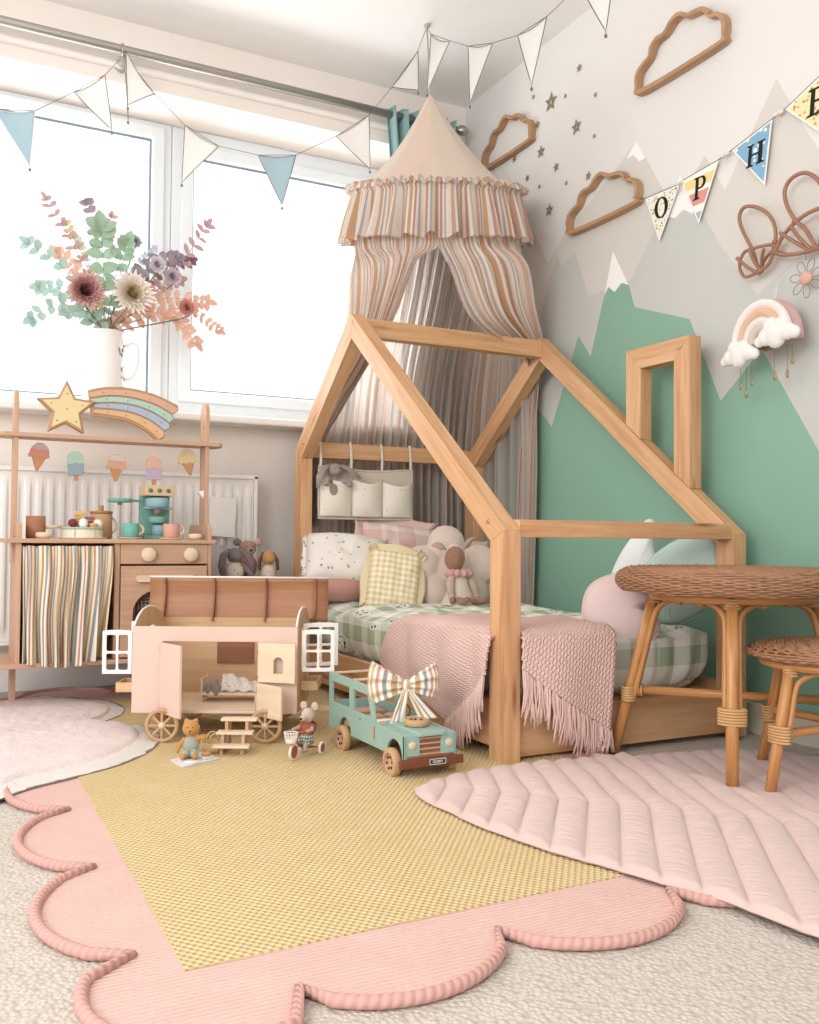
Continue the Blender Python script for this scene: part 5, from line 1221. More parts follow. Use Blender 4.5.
for x, y, lb in ((.572, 2.238, 'tiny white plate in front of the teddy on the mat'), (.617, 2.272, 'tiny white plate with croissant right of the teddy')):
    mb = MB(); mb.lathe([(0, 0), (.012, 0), (.018, .002), (.017, .003), (0, .0015)], (x, y, ZR+.003), 24); o = mb.build('toy_plate', WHITE); tag(o, lb, 'plate', 'tiny plates on the picnic mat')
mb = MB(); mb.tube([(.605, 2.272, ZR+.012), (.612, 2.266, ZR+.014), (.622, 2.267, ZR+.014), (.629, 2.274, ZR+.012)], [.003, .006, .006, .003], 10); o = mb.build('toy_croissant', P1('croissant', '#c98752')); tag(o, 'golden toy croissant on the right-hand tiny plate', 'toy food')

# mouse on a tricycle
TRW = Vector((.805, 2.195, ZR)); RED = plain('red_brown_enamel', '#b5543c', .4, .4, .02); CRM = plain('cream_enamel', '#e9dccb', .4, .4, .02)
r = thing('toy_tricycle', 'tiny red and cream tricycle with white basket between caravan and truck', 'toy tricycle', (.840, 2.195, ZR), radians(-52)); M = Matrix()
# own frame: -y is forward
def tw(x, y, rad, nm='wheel'):
    Ry = Matrix.Rotation(pi/2, 3, 'Y')
    mb = MB(); mb.noorigin = True; mb.lathe([(rad-.004, -.0035), (rad, -.003), (rad, .003), (rad-.004, .0035), (rad-.004, -.0035)], (x, y, rad), 26, Ry); w = mb.build(nm, CRM, r)
    mb = MB(); mb.noorigin = True; mb.lathe([(0, -.002), (rad-.004, -.002), (rad-.004, .002), (0, .002)], (x, y, rad), 26, Ry); mb.build('wheel_disc', RED, w)
tw(0, -.045, .020); tw(-.028, .045, .016); tw(.028, .045, .016)
mb = MB(); mb.noorigin = True; mb.tube([(-.028, .045, .016), (.028, .045, .016)], .0022, 8); mb.tube([(0, .045, .016), (0, .02, .020), (0, -.02, .030), (0, -.035, .050)], .003, 8); mb.tube([(0, -.045, .020), (0, -.036, .050), (0, -.032, .066)], .0026, 8); mb.tube([(-.024, -.026, .068), (0, -.032, .066), (.024, -.026, .068)], .0024, 8); mb.box((0, .022, .030), (.022, .026, .005)); mb.build('tricycle_frame', RED, r)
mb = MB(); mb.noorigin = True
for z, q in ((.046, .013), (.058, .0165), (.070, .0185)): mb.tube([(q*cos(a), -.058+q*.7*sin(a), z) for a in [i*2*pi/18 for i in range(18)]], .0014, 6, closed=True)
for i in range(12):
    a = i*pi/6; mb.tube([(.012*cos(a), -.058+.009*sin(a), .044), (.0185*cos(a), -.058+.013*sin(a), .071)], .0012, 5)
mb.lathe([(0, .044), (.013, .044), (.0155, .056), (.0145, .056), (.012, .046), (0, .046)], (0, -.058, 0), 18)
mb.build('wire_basket', CRM, r)
FUR = fabric('mouse_beige_felt', '#cdb6a2', '#bba28d', weave=260)
plush('toy_mouse', 'beige toy mouse in rust jumper riding the tiny tricycle', 'soft toy', (.847, 2.201, ZR+.033), radians(-52), 1.0, FUR, [
    ('body', None, [((0, .014, .018), (.015, .013, .020)), ((0, .012, .066), (.017, .018, .019)), ((0, -.008, .062), (.009, .014, .009)), ('t', [(-.012, .012, .042), (-.022, -.004, .034), (-.020, -.030, .034)], [.006, .0055, .005]), ('t', [(.012, .012, .042), (.022, -.004, .034), (.020, -.030, .034)], [.006, .0055, .005]), ('t', [(-.008, .006, .004), (-.012, -.018, .0), (-.012, -.024, -.016)], [.007, .006, .006]), ('t', [(.008, .006, .004), (.012, -.018, .0), (.012, -.024, -.016)], [.007, .006, .006])]),
    ('jumper', P1('rust_cloth', '#a9523a'), [((0, .014, .030), (.018, .016, .020)), ((-.015, .008, .038), (.010, .010, .009)), ((.015, .008, .038), (.010, .010, .009))]),
    ('shorts', gingham('green_check_small', '#d8d5c5', '#8fa295', '#4f6f66', .008), [((0, .008, .008), (.018, .017, .014)), ((-.010, -.010, .002), (.009, .012, .009)), ((.010, -.010, .002), (.009, .012, .009))]),
    ('backpack', P1('backpack_wine', '#8f3a34'), [((0, .032, .036), (.013, .007, .014))]),
    ('ear', FUR, [((-.016, .018, .088), (.010, .004, .011))]), ('ear', FUR, [((.016, .018, .088), (.010, .004, .011))]), ('nose', BLACK, [((0, -.021, .062), (.003, .003, .003))])])

# ------------------------------------------------------------------ teal wooden truck
TEALP = plain('truck_mint_paint', '#97b8aa', .5, .3, .05, 30); 
r = thing('toy_truck', 'mint green wooden toy truck with spare wheel on its bonnet', 'toy truck', (1.04, 2.11, .009), radians(0)); M = WM(r)
x0, x1, yb, yf, yc = .968, 1.104, 2.340, 1.892, 2.052
def side_truck(x):
    mp = lambda a, b, c: (x+c, a, b)
    arches = lambda yc_, : [(yc_+.040*cos(a), .046+.040*sin(a)) for a in [i*pi/12 for i in range(13)]]
    out = [(yb, .052), (yb, .195), (2.075, .190), (yc, .108), (yf, .104), (yf, .052)]
    A = [(1.943-.040*cos(a), .050+.040*sin(a)) for a in [i*pi/12 for i in range(13)]]
    B_ = [(2.232-.040*cos(a), .050+.040*sin(a)) for a in [i*pi/12 for i in range(13)]]
    out = [(yb, .050), (yb, .195), (2.075, .190), (yc, .108), (yf, .104), (yf, .050)]+A+B_
    w1 = rrect(2.205, .118, 2.322, .172, .006, 3); w2 = [(2.180, .116), (2.180, .170), (2.094, .168), (2.070, .116)]
    mb = MB(M); mb.ext([out, w1, w2], mp, .007, (1, 0)); mb.build('side_panel', TEALP, r, bevel=.001)
side_truck(x0); side_truck(x1-.007)
def TB(nm, mt, c, d, bev=.0012, rot=None): mb = MB(M); mb.box(c, d, rot); return mb.build(nm, mt, r, bevel=bev)
xm = (x0+x1)/2; wd = x1-x0-.014
TB('floor_pan', DARKW, (xm, 2.11, .055), (wd, .44, .006)); TB('tail_panel', TEALP, (xm, yb-.0035, .085), (wd, .007, .065))
for y, z in ((yb-.004, .191), (2.195, .191), (2.080, .188)): TB('roof_bar', PALEW, (xm, y, z), (wd, .006, .006))
TB('dashboard', PALEW, (xm, 2.056, .100), (wd, .012, .030)); TB('windscreen_sill', WHITE, (xm, 2.05, .1125), (wd, .008, .004))
for x in (x0+.04, x1-.04): TB('seat', KWOOD, (x, 2.13, .085), (.045, .045, .05), .004)
TB('bench', KWOOD, (xm, 2.27, .08), (.11, .06, .04), .004)
mb = MB(M); mb.tube([(x1-.04+.018*cos(a), 2.085+.006*sin(a), .125+.016*sin(a)) for a in [i*2*pi/16 for i in range(16)]], .0025, 6, closed=True); mb.build('steering_wheel', DARKW, r)
TB('fender_top', TEALP, (x0+.022, 1.970, .1005), (.032, .155, .006)); TB('fender_top', TEALP, (x1-.022, 1.970, .1005), (.032, .155, .006))
TB('bonnet', TEALP, (xm, 1.966, .106), (.072, .165, .010), .003)
for x in (x0+.020, x1-.020):
    TB('front_panel', TEALP, (x, yf+.004, .0775), (.040, .008, .054))
    mb = MB(M); mb.lathe([(0, .001), (.0085, .001), (.0095, 0), (.0095, -.003), (0, -.003)], (x, yf-.002, .082), 18, Matrix.Rotation(pi/2, 3, 'X')); mb.build('headlamp', P1('headlamp_cream', '#d9c9a4'), r)
TB('grille', DARKW, (xm, yf+.010, .078), (.066, .010, .052))
for i in range(4): TB('grille_bar', KWOOD, (xm, yf+.003, .060+i*.012), (.062, .003, .004), .0005)
BUM = TB('bumper', woodm('bumper_wood', '#7d4228', '#66331e', None, 2), (xm, yf-.006, .043), (.165, .010, .020), .002)
pl_ = TB('number_plate', plain('plate_black', '#3a3636', .5), (xm+.012, yf-.0125, .044), (.042, .002, .012), .0006)
mb = MB(M); mb.ext([rrect(xm+.012-.0215, .0375, xm+.012+.0215, .0505, .0025, 4), rrect(xm+.012-.0203, .0387, xm+.012+.0203, .0493, .002, 4)], lambda a, b, c: (a, yf-.0135-c, b), .0006); mb.build('plate_border', WHITE, pl_)
# lettering on the plate: small pale capitals
mb = MB(M); X0 = xm+.012-.0125; ZZ = .0410; HH = .006
def stroke(x, q, w=.0009):
    for (a, b), (c, d) in q:
        p0 = Vector((x+a*.0038, yf-.0137, ZZ+b*HH)); p1 = Vector((x+c*.0038, yf-.0137, ZZ+d*HH)); mb.beam(p0, p1, .0006, w, up=(0, 1, 0))
GL_ = {'R': [((0, 0), (0, 1)), ((0, 1), (1, 1)), ((1, 1), (1, .5)), ((1, .5), (0, .5)), ((.3, .5), (1, 0))], 'U': [((0, 1), (0, 0)), ((0, 0), (1, 0)), ((1, 0), (1, 1))], 'N': [((0, 0), (0, 1)), ((0, 1), (1, 0)), ((1, 0), (1, 1))], 'Y': [((0, 1), (.5, .5)), ((1, 1), (.5, .5)), ((.5, .5), (.5, 0))]}
for i, ch_ in enumerate('RUNNY'): stroke(X0+i*.0054, GL_[ch_])
mb.build('plate_lettering', WHITE, pl_)
TB('door_handle', KWOOD, (x0-.002, 2.055, .085), (.003, .010, .032), .001)
mb = MB(M); mb.lathe([(0, .001), (.003, 0), (0, -.001)], (x0-.001, 2.135, .103), 8, Matrix.Rotation(pi/2, 3, 'Y')); mb.build('door_peg', DARKW, r)
def twheel(x, y, z, axis, rad=.034, nm='wheel', th=.018):
    mb = MB(M); mb.lathe([(rad-.012, -th/2), (rad-.002, -th/2), (rad, -th/2+.002), (rad, th/2-.002), (rad-.002, th/2), (rad-.012, th/2)], (x, y, z), 34, axis); w = mb.build(nm, WHW, r)
    mb = MB(M); mb.lathe([(0, -th/2+.004), (rad-.012, -th/2+.004), (rad-.011, -th/2), ], (x, y, z), 30, axis); mb.lathe([(0, th/2-.004), (rad-.012, th/2-.004), (rad-.011, th/2)], (x, y, z), 30, axis); mb.build('wheel_disc', KWOOD, w)
    mb = MB(M)
    for i in range(6):
        a = i*pi/3+.3; q = axis @ Vector((.014*cos(a), .014*sin(a), 0)); n = axis @ Vector((0, 0, 1))
        for s in (-1, 1): mb.ell(Vector((x, y, z))+q+n*s*(th/2-.004), (.0036, .0036, .0036), None, 8, 6)
    mb.build('lug_holes', plain('dark_hole', '#4a3022', .8), w)
Ry = Matrix.Rotation(pi/2, 3, 'Y')
for x in (x0-.006, x1+.006):
    for y in (1.943, 2.232): twheel(x, y, .0365, Ry)
twheel(xm+.002, 1.965, .119, Matrix.Identity(3), .030, 'spare_wheel', .014)
# bow of striped cotton tied on the truck
r = thing('striped_bow', 'large striped cotton bow tied on top of the toy truck', 'bow', (1.048, 2.04, .150), radians(-22)); r.scale = (.95, .95, .95); M = Matrix.Translation((0, 0, 0))
BOWM = stripes('bow_stripe', [(0, '#efe4d6'), (.12, '#caa574'), (.26, '#efe4d6'), (.38, '#9a9b97'), (.5, '#efe4d6'), (.62, '#d3a08b'), (.74, '#efe4d6'), (.86, '#cbb083')], .075, axis=0)
for sx, sc in ((-1, 1.12), (1, .92)):
    mb = MB(); mb.noorigin = True
    def loop(u, v, sx=sx, sc=sc):
        a = pi*(u*1.0); L = .082*sc; hw = (.012+.036*sin(pi*min(u, 1-u)*.92+.06))*sc
        x = L*sin(a)**.85 if a < pi else 0; yy = -.020*cos(a)*sin(a)**.3
        b = 2*v-1; fold = .006*sin(b*8+u*6)
        return Vector((sx*(.008+x*(1-.12*b*b)), yy*1.2+fold, .048+hw*b*1.05+.012*sin(a)*(1 if sx > 0 else .6)))
    mb.grid(loop, 40, 24, su=.2, sv=.10); mb.build('loop', BOWM, r, solid=.002)
mb = MB(); mb.noorigin = True; mb.ell((0, -.004, .048), (.014, .014, .016)); mb.build('knot', BOWM, r)
for sx, L in ((-1, .085), (1, .10)):
    mb = MB(); mb.noorigin = True
    def tl(u, v, sx=sx, L=L):
        b = 2*u-1; w = .007+.013*v; c = Vector((sx*(.004+(.020 if sx < 0 else .055)*v), -.012-.020*v-.004*sin(v*6), .040-L*v*(.92 if sx < 0 else .72)))
        return c+Vector((w*b, .003*sin(b*5+v*4), (.010*b*v if sx > 0 else 0)-.010*v*abs(b)))
    mb.grid(tl, 14, 20, su=.04, sv=.09); mb.build('tail', stripes('bow_tail_stripe', [(0, '#efe4d6'), (.2, '#caa574'), (.4, '#efe4d6'), (.6, '#a3a09a'), (.8, '#efe4d6')], .03, axis=0), r, solid=.0015)
# ------------------------------------------------------------------ rattan table and stool
def wicker_disc(r, Rt, z0, z1, M, nm='woven_top', strands=9, dome=0.0, seed=0):
    """woven top: wavy cane strands round the rim and over the top"""
    mb = MB(M); n = 150; k = 36
    rs = []
    for i in range(strands):        # rim strands stacked
        t = i/(strands-1); z = z0+(z1-z0)*t; bul = Rt-.018*(abs(2*t-1)**2.5)
        rs.append((bul, z, .0034*1.0))
    rr = Rt-.024; j = 0
    while rr > .03:
        rs.append((rr, z1+.001+dome*(1-(rr/Rt)**2), .0034)); rr -= .0078; j += 1
    for i, (ra, z, th) in enumerate(rs):
        pts = []; top = i >= strands
        nn = n if ra > .12 else 80; kk = k if ra > .12 else 18
        if top: kk = max(8, int(k*ra/Rt))
        for q in range(nn):
            a = 2*pi*q/nn; w = sin(a*kk+(pi if i % 2 else 0))*.0035
            pts.append(((ra+(0 if top else w))*cos(a), (ra+(0 if top else w))*sin(a), z+(w if top else 0)+.0012*sin(a*7+i)))
        mb.tube(pts, .0030 if not top else .0043, 5, closed=True)
    for q in range(k):
        a = 2*pi*(q+.5)/k; d = Vector((cos(a), sin(a), 0)); pts = [d*(Rt-.02)+Vector((0, 0, z0)), d*(Rt-.002)+Vector((0, 0, (z0+z1)/2)), d*(Rt-.014)+Vector((0, 0, z1-.003)), d*(Rt-.05)+Vector((0, 0, z1)), d*.04+Vector((0, 0, z1+dome*.9))]
        mb.tube(pts, .0028, 5)
    return mb.build(nm, WICKER, r)
def cane_furniture(name, label, cat, cx, cy, a0, Rf, Rtop, Rt, z0, z1, zfoot, legr, strz, arch, dome=0.0):
    global r
    r = thing(name, label, cat, (cx, cy, 0)); M = Matrix()
    wicker_disc(r, Rt, z0, z1, M, strands=13 if z1-z0 > .04 else 5, dome=dome)
    mb = MB(); mb.noorigin = True; mb.lathe([(0, z0+.004), (Rt-.025, z0+.004), (Rt-.018, z0+.010), (Rt-.018, z1-.004), (0, z1-.003+dome*.6)], (0, 0, 0), 50); mb.build('core', plain('cane_core', '#8f5a34', .7), r)
    mb = MB(); mb.noorigin = True; mb.tube([((Rtop+.004)*cos(a), (Rtop+.004)*sin(a), z0-.012) for a in [i*2*pi/48 for i in range(48)]], legr*.8, 10, closed=True); mb.build('under_ring', RATTAN, r)
    feet = []; tops = []
    for i in range(4):
        a = a0+i*pi/2; f_ = Vector((Rf*cos(a), Rf*sin(a), zfoot)); t_ = Vector((Rtop*cos(a), Rtop*sin(a), z0-.004)); feet.append(f_); tops.append(t_)
        mb = MB(); mb.noorigin = True; mb.tube([f_, f_.lerp(t_, .33), f_.lerp(t_, .66), t_], [legr*.95, legr, legr, legr], 16); lg = mb.build('leg', RATTAN, r)
        mb = MB(); mb.noorigin = True; mb.tube([f_+Vector((0, 0, 0)), f_+Vector((0, 0, .004))], legr*.8, 12); mb.build('foot_pad', BLACK, lg)
        # binding near the stretcher and at the top
        d = (t_-f_); tz = (strz-zfoot)/d.z; mb = MB(); mb.noorigin = True
        for j in range(6): 
            p = f_+d*(tz+.001)+Vector((0, 0, (j-2.5)*.0065))
            nrm = Vector((cos(a), sin(a), 0)); tt = Vector((-sin(a), cos(a), 0))
            mb.tube([p+tt*((legr*2.05 if arch else legr*1.25)*cos(q))+nrm*(legr*1.2*sin(q)) for q in [w*2*pi/18 for w in range(18)]], .0034, 6, closed=True)
        mb.build('binding', RATTAN2, lg)
        mb = MB(); mb.noorigin = True
        for j in range(4):
            p = t_-Vector((0, 0, .008+j*.0065)); mb.tube([p+Vector((legr*1.18*cos(q), legr*1.18*sin(q), 0)) for q in [w*2*pi/16 for w in range(16)]], .0032, 6, closed=True)
        mb.build('top_binding', RATTAN2, lg)
    for i in range(4):
        j = (i+1) % 4; at = lambda q, z: feet[q].lerp(tops[q], (z-zfoot)/(tops[q].z-zfoot))
        o_ = (i+2) % 4; zo = Vector((0, 0, .010*(i % 2))); p0, p1 = at(i, strz)+zo, at(o_, strz)+zo; y_ = None
        if i < 2: mb = MB(); mb.noorigin = True; mb.tube([p0, p1], legr*.78, 12); mb.build('stretcher', RATTAN, r)
        mb = MB(); mb.noorigin = True; dd = (p1-p0).normalized(); y_ = dd.cross(Vector((0, 0, 1)))
        for s_, e in ((p0, 1),):
            for j2 in range(3):
                p = s_+dd*e*(legr*1.3+j2*.0065); mb.tube([p+(y_*cos(q)+Vector((0, 0, 1))*sin(q))*legr*.98 for q in [w*2*pi/14 for w in range(14)]], .003, 6, closed=True)
        mb.build('stretcher_binding', RATTAN2, r)
        # curved brace on each side: up along leg i, over and down leg j
        dd = (at(j, strz)-at(i, strz)).normalized(); y_ = dd.cross(Vector((0, 0, 1))); zt = z0-.028; off = legr*1.45
        a_ = at(i, strz-.012)+dd*off; b_ = at(j, strz-.012)-dd*off; at0 = at(i, zt-arch*.9)+dd*off; bt0 = at(j, zt-arch*.9)-dd*off
        rr = arch
        P = [a_, a_.lerp(at0, .5), at0, at(i, zt-arch*.35)+dd*(off+arch*.18), at(i, zt)+dd*(off+arch*.75), at(i, zt+.006)+dd*(off+arch*1.5)]
        mid = (at(i, zt+.006)+at(j, zt+.006))/2
        Q_ = [mid, at(j, zt+.006)-dd*(off+arch*1.5), at(j, zt)-dd*(off+arch*.75), at(j, zt-arch*.35)-dd*(off+arch*.18), bt0, b_.lerp(bt0, .5), b_]
        mb = MB(); mb.noorigin = True; mb.tube(spline(P+Q_, 60), legr*.52, 10); mb.build('arched_brace', RATTAN, r)
        for w_ in (.35, .65):
            mb = MB(); mb.noorigin = True
            c_ = at(i, zt+.006).lerp(at(j, zt+.006), w_)
            for j2 in range(3): p = c_+dd*(j2-1)*.006; mb.tube([p+(y_*cos(q)*1.2+Vector((0, 0, 1))*(sin(q)*1.7+.5))*legr*.62 for q in [w*2*pi/14 for w in range(14)]], .0028, 6, closed=True)
            mb.build('brace_binding', RATTAN2, r)
tdir = atan2(-.684, -.724)
cane_furniture('rattan_table', 'round child-size rattan table with thick woven rim by the bed', 'table', 1.792, 1.704, tdir, .292, .188, .283, .430, .481, .004, .0145, .160, .05)
cane_furniture('rattan_stool', 'small round rattan stool tucked beside the rattan table', 'stool', 1.845, 1.438, pi, .224, .158, .200, .292, .310, .004, .0125, .135, .042, dome=.014)

# ------------------------------------------------------------------ wooden clouds on the wall
XS = XW-.0035
def offset_loop(P, d):
    n = len(P); out = []
    A = sum(P[i][0]*P[(i+1) % n][1]-P[(i+1) % n][0]*P[i][1] for i in range(n)); s = 1 if A > 0 else -1
    for i in range(n):
        a, b, c = Vector(P[i-1]), Vector(P[i]), Vector(P[(i+1) % n]); t = (c-a).normalized(); nn = Vector((-t.y, t.x))*s; out.append((b.x+nn.x*d, b.y+nn.y*d))
    return out
C1 = [(2.435, 2.090), (2.466, 2.127), (2.462, 2.172), (2.425, 2.196), (2.402, 2.204), (2.393, 2.232), (2.365, 2.250), (2.335, 2.250), (2.320, 2.255), (2.296, 2.276), (2.262, 2.283), (2.235, 2.272), (2.218, 2.256), (2.196, 2.255), (2.150, 2.246), (2.128, 2.222), (2.124, 2.205), (2.088, 2.198), (2.060, 2.165), (2.062, 2.115), (2.090, 2.089)]
def cloudshape(ycr, zb, w):
    # common shape scaled: taken from the largest cloud
    return [(ycr+(a-2.262)*w, zb+(b-2.088)*w) for a, b in C1]
def cloud(name, P, label, fl=False):
    S = []
    n = len(P)
    for i in range(n):
        a, b = P[i], P[(i+1) % n]
        S.append(a)
    so = [(p.x, p.y) for p in spline([(a, b, 0) for a, b in P], 130, True)]
    inn = offset_loop(so, .012)
    for _ in range(10): inn = [((inn[i-1][0]+inn[i][0]*2+inn[(i+1) % len(inn)][0])/4, (inn[i-1][1]+inn[i][1]*2+inn[(i+1) % len(inn)][1])/4) for i in range(len(inn))]
    mb = MB(); mb.ext([so, inn], lambda a, b, c: (XS-c, a*.987, .55+(b-.55)*.987), .028); o = mb.build('wooden_cloud', OAKW, bevel=.0012); tag(o, label, 'wall decoration', 'wooden cloud outlines on the mountain wall')
cloud('c', C1, 'largest wooden cloud outline, highest on the wall')
cloud('c', [(3.285+(a-2.262)*.93*.98, 2.180+(b-2.088)*.93) for a, b in C1], 'wooden cloud outline hanging close to the tent top of the canopy')
cloud('c', [(2.655+(a-2.262)*.98, 1.714+(b-2.088)*.92) for a, b in C1], 'lowest wooden cloud outline, over the painted pale peaks')

# gold star stickers
GOLD = plain('gold_foil', '#b09b74', .45, .5, .25, 160, .0006, .35)
ST = [(3.075, 2.349, 9), (2.776, 2.332, 14), (2.956, 2.278, 34), (2.793, 2.114, 26), (3.047, 2.223, 14), (2.681, 2.189, 8), (2.686, 2.038, 8), (3.022, 2.104, 22), (3.211, 2.145, 14), (2.918, 2.006, 16), (3.116, 2.031, 13), (3.031, 1.966, 8), (2.854, 1.921, 8), (2.72, 1.902, 15), (2.963, 1.851, 22), (2.862, 2.262, 8)]
desc = ['tiny star high by the canopy cord', 'small star above all the others', 'largest star, upper left of the cluster', 'second largest star, right of the middle', 'small star right of the cloud by the canopy', 'tiny star at the right edge of the cluster', 'tiny star at the lower right edge', 'medium star below the largest star', 'small star below the cloud near the canopy', 'small star in the middle of the cluster', 'small star low on the left of the cluster', 'tiny star just under the small low-left star', 'tiny star above the lowest cloud', 'small star touching the top of the lowest cloud', 'lowest star of the cluster, left of the lowest cloud', 'tiny star beside the largest star']
for (y, z, s), d in zip(ST, desc):
    mb = MB(); rot = random.uniform(-.4, .4); P = starp(y, z, s*.00115, s*.0005, 5, pi/2+rot)
    L = [P]
    if s > 12: L.append(starp(y, z, s*.00042, s*.00019, 5, pi/2+rot))
    mb.ext(L, lambda a, b, c: (XS-c, a, b), .0018); o = mb.build('star_sticker', GOLD); tag(o, 'gold '+d, 'wall sticker', 'gold star stickers on the wall')

# ------------------------------------------------------------------ letter bunting
r = thing('letter_bunting', 'paper letter bunting strung across the painted peaks', 'bunting', (XW-.01, 2.05, 1.75)); M = WM(r)
PO = printed('leaf_print_paper', '#efe7d3', '#6c6f57', 75, .26, dots2='#d8b46a')
PH = printed('blue_dot_paper', '#7fb0ce', '#eef2f2', 42, .30)
PE = printed('yellow_floral_paper', '#e9e0a5', '#dd9a82', 60, .28, dots2='#7c8a4c')
k = NT('striped_paper', .7, .1); tc = k.n('ShaderNodeTexCoord'); sp = k.n('ShaderNodeSeparateXYZ'); k.l(tc.outputs['Object'], sp.inputs[0])
PPm = k
PPm.color(k.ramp(k.math('MULTIPLY', k.math('ADD', sp.outputs[2], .25), 2.5), [(0, '#8fb7c6'), (.12, '#8fb7c6'), (.22, '#f1e8d8'), (.28, '#dc9184'), (.38, '#f1e8d8'), (.42, '#ecd08a'), (.50, '#f1e8d8')], const=True))
def sh(q, x, y, s, lean=.12): return [[(x-(a+b*lean)*s, y+b*s) for a, b in L] for L in q]
LT = {'O': [[(.5*cos(a)*.9, .5*sin(a)) for a in [i*2*pi/28 for i in range(28)]], [(.27*cos(a)*.9, .43*sin(a)) for a in [i*2*pi/28 for i in range(28)]]],
      'H': [[(-.5, -.5), (-.12, -.5), (-.12, -.44), (-.22, -.40), (-.22, -.04), (.18, -.04), (.18, -.40), (.08, -.44), (.08, -.5), (.52, -.5), (.52, -.44), (.40, -.40), (.40, .40), (.52, .44), (.52, .5), (.08, .5), (.08, .44), (.18, .40), (.18, .04), (-.22, .04), (-.22, .40), (-.12, .44), (-.12, .5), (-.5, .5), (-.5, .44), (-.40, .40), (-.40, -.40), (-.5, -.44)]],
      'P': [[(-.35, -.5), (.02, -.5), (.02, -.44), (-.08, -.41), (-.08, -.06)]+[(.10+.26*cos(a), .21+.27*sin(a)) for a in [-pi/2+i*pi/12 for i in range(13)]]+[(-.35, .5), (-.35, .44), (-.25, .41), (-.25, -.41), (-.35, -.44)],
            [(-.08, .02), (-.08, .42)]+[(.06+.14*cos(a), .22+.20*sin(a)) for a in [pi/2-i*pi/10 for i in range(11)]]],
      'E': [[(-.40, -.5), (.38, -.5), (.44, -.22), (.39, -.22), (.28, -.42), (-.10, -.43), (-.10, -.03), (.12, -.03), (.17, -.14), (.21, -.14), (.21, .16), (.17, .16), (.12, .05), (-.10, .05), (-.10, .43), (.26, .42), (.35, .24), (.40, .24), (.36, .5), (-.40, .5), (-.40, .44), (-.28, .41), (-.28, -.41), (-.40, -.44)]]}
fl = [('O', [(2.40, 1.71), (2.239, 1.705), (2.334, 1.546)], PO, .070, (2.322, 1.655)), ('P', [(2.231, 1.712), (2.072, 1.723), (2.156, 1.552)], PPm.m, .070, (2.150, 1.664)), ('H', [(2.018, 1.733), (1.868, 1.767), (1.896, 1.585)], PH, .064, (1.928, 1.688)), ('E', [(1.822, 1.777), (1.676, 1.833), (1.662, 1.622)], PE, .074, (1.715, 1.757))]
for nm, T_, mt, s, (cy, cz) in fl:
    c = (sum(p[0] for p in T_)/3, sum(p[1] for p in T_)/3); ins = [(c[0]+(p[0]-c[0])*.90, c[1]+(p[1]-c[1])*.90) for p in T_]
    mb = MB(M); mb.ext([T_], lambda a, b, c_: (XW-.012-c_, a, b), .002); pn_ = mb.build('pennant', WHITE, r)
    mb = MB(M); mb.ext([ins], lambda a, b, c_: (XW-.0141-c_, a, b), .0008); mb.build('printed_paper', mt, pn_)
    q = LT[nm]
    for L in sh(q, cy, cz, s, .10 if nm != 'O' else 0)[:1]:
        pass
    LL = sh(q, cy, cz, s, .10 if nm != 'O' else 0)
    mb = MB(M); mb.ext(LL, lambda a, b, c_: (XW-.0151-c_, a, b), .0012); mb.build('letter', BLACK, pn_)
    ps = [(XW-.014, T_[0][0], T_[0][1]), (XW-.014, T_[1][0], T_[1][1])]
mb = MB(M); S_ = [(XW-.013, 2.462, 1.735), (XW-.013, 2.40, 1.711), (XW-.013, 2.239, 1.706), (XW-.013, 2.225, 1.712), (XW-.013, 2.072, 1.724), (XW-.013, 2.02, 1.734), (XW-.013, 1.868, 1.768), (XW-.013, 1.822, 1.778), (XW-.013, 1.676, 1.834), (XW-.013, 1.55, 1.86)]
mb.tube(S_, .0022, 6); mb.build('string', plain('bunting_string', '#8a857c', .8), r)
for y, z in ((2.235, 1.707), (2.045, 1.728), (1.845, 1.773)):
    mb = MB(M)
    for s_ in (-1, 1): mb.ell((XW-.016, y+s_*.009, z+.002), (.004, .009, .006))
    mb.tube([(XW-.016, y+.002, z), (XW-.017, y+.006, z-.028)], .0012, 5); mb.tube([(XW-.016, y-.002, z), (XW-.017, y-.007, z-.030)], .0012, 5)
    mb.build('ribbon_tie', fabric('ribbon_white', '#e3dcd2'), r)

# ------------------------------------------------------------------ rattan coat rack with bent cane ears
CANE = plain('dark_cane', '#a87257', .4, .4, .12, 60)
r = thing('rattan_coat_rack', 'bent cane coat rack with looped bunny ears on the wall', 'coat rack', (XW-.01, 1.75, 1.33)); M = WM(r)
def cane(nm, P, rad=.0055, n=40, closed=False, x=XW-.040, xs=None):
    mb = MB(M); Q_ = [((x if xs is None else xs[i]), a, b) for i, (a, b) in enumerate(P)]; mb.tube(spline(Q_, n, closed), rad, 8, closed=closed); mb.build(nm, CANE, r)
cane('ear_loop', [(1.900, 1.345), (1.918, 1.398), (1.952, 1.462), (1.966, 1.508), (1.948, 1.532), (1.905, 1.520), (1.862, 1.487), (1.838, 1.445), (1.836, 1.400), (1.856, 1.345), (1.895, 1.330)], closed=False)
cane('face_loop', [(1.835, 1.392), (1.870, 1.398), (1.915, 1.402), (1.950, 1.398), (1.966, 1.365), (1.948, 1.328), (1.910, 1.327), (1.885, 1.345), (1.865, 1.365), (1.838, 1.378)], .0050)
cane('hook', [(1.945, 1.378), (1.920, 1.345), (1.893, 1.322)], .0052, 14, xs=[XW-.075, XW-.055, XW-.035])
cane('hook', [(1.902, 1.392), (1.896, 1.355), (1.885, 1.325)], .0052, 14, xs=[XW-.070, XW-.055, XW-.035])
cane('hook', [(1.846, 1.375), (1.87, 1.355), (1.885, 1.335)], .0052, 14, xs=[XW-.075, XW-.055, XW-.035])
cane('big_arch', [(1.838, 1.370), (1.812, 1.405), (1.770, 1.432), (1.715, 1.447), (1.64, 1.440), (1.59, 1.40), (1.57, 1.36)], .0058)
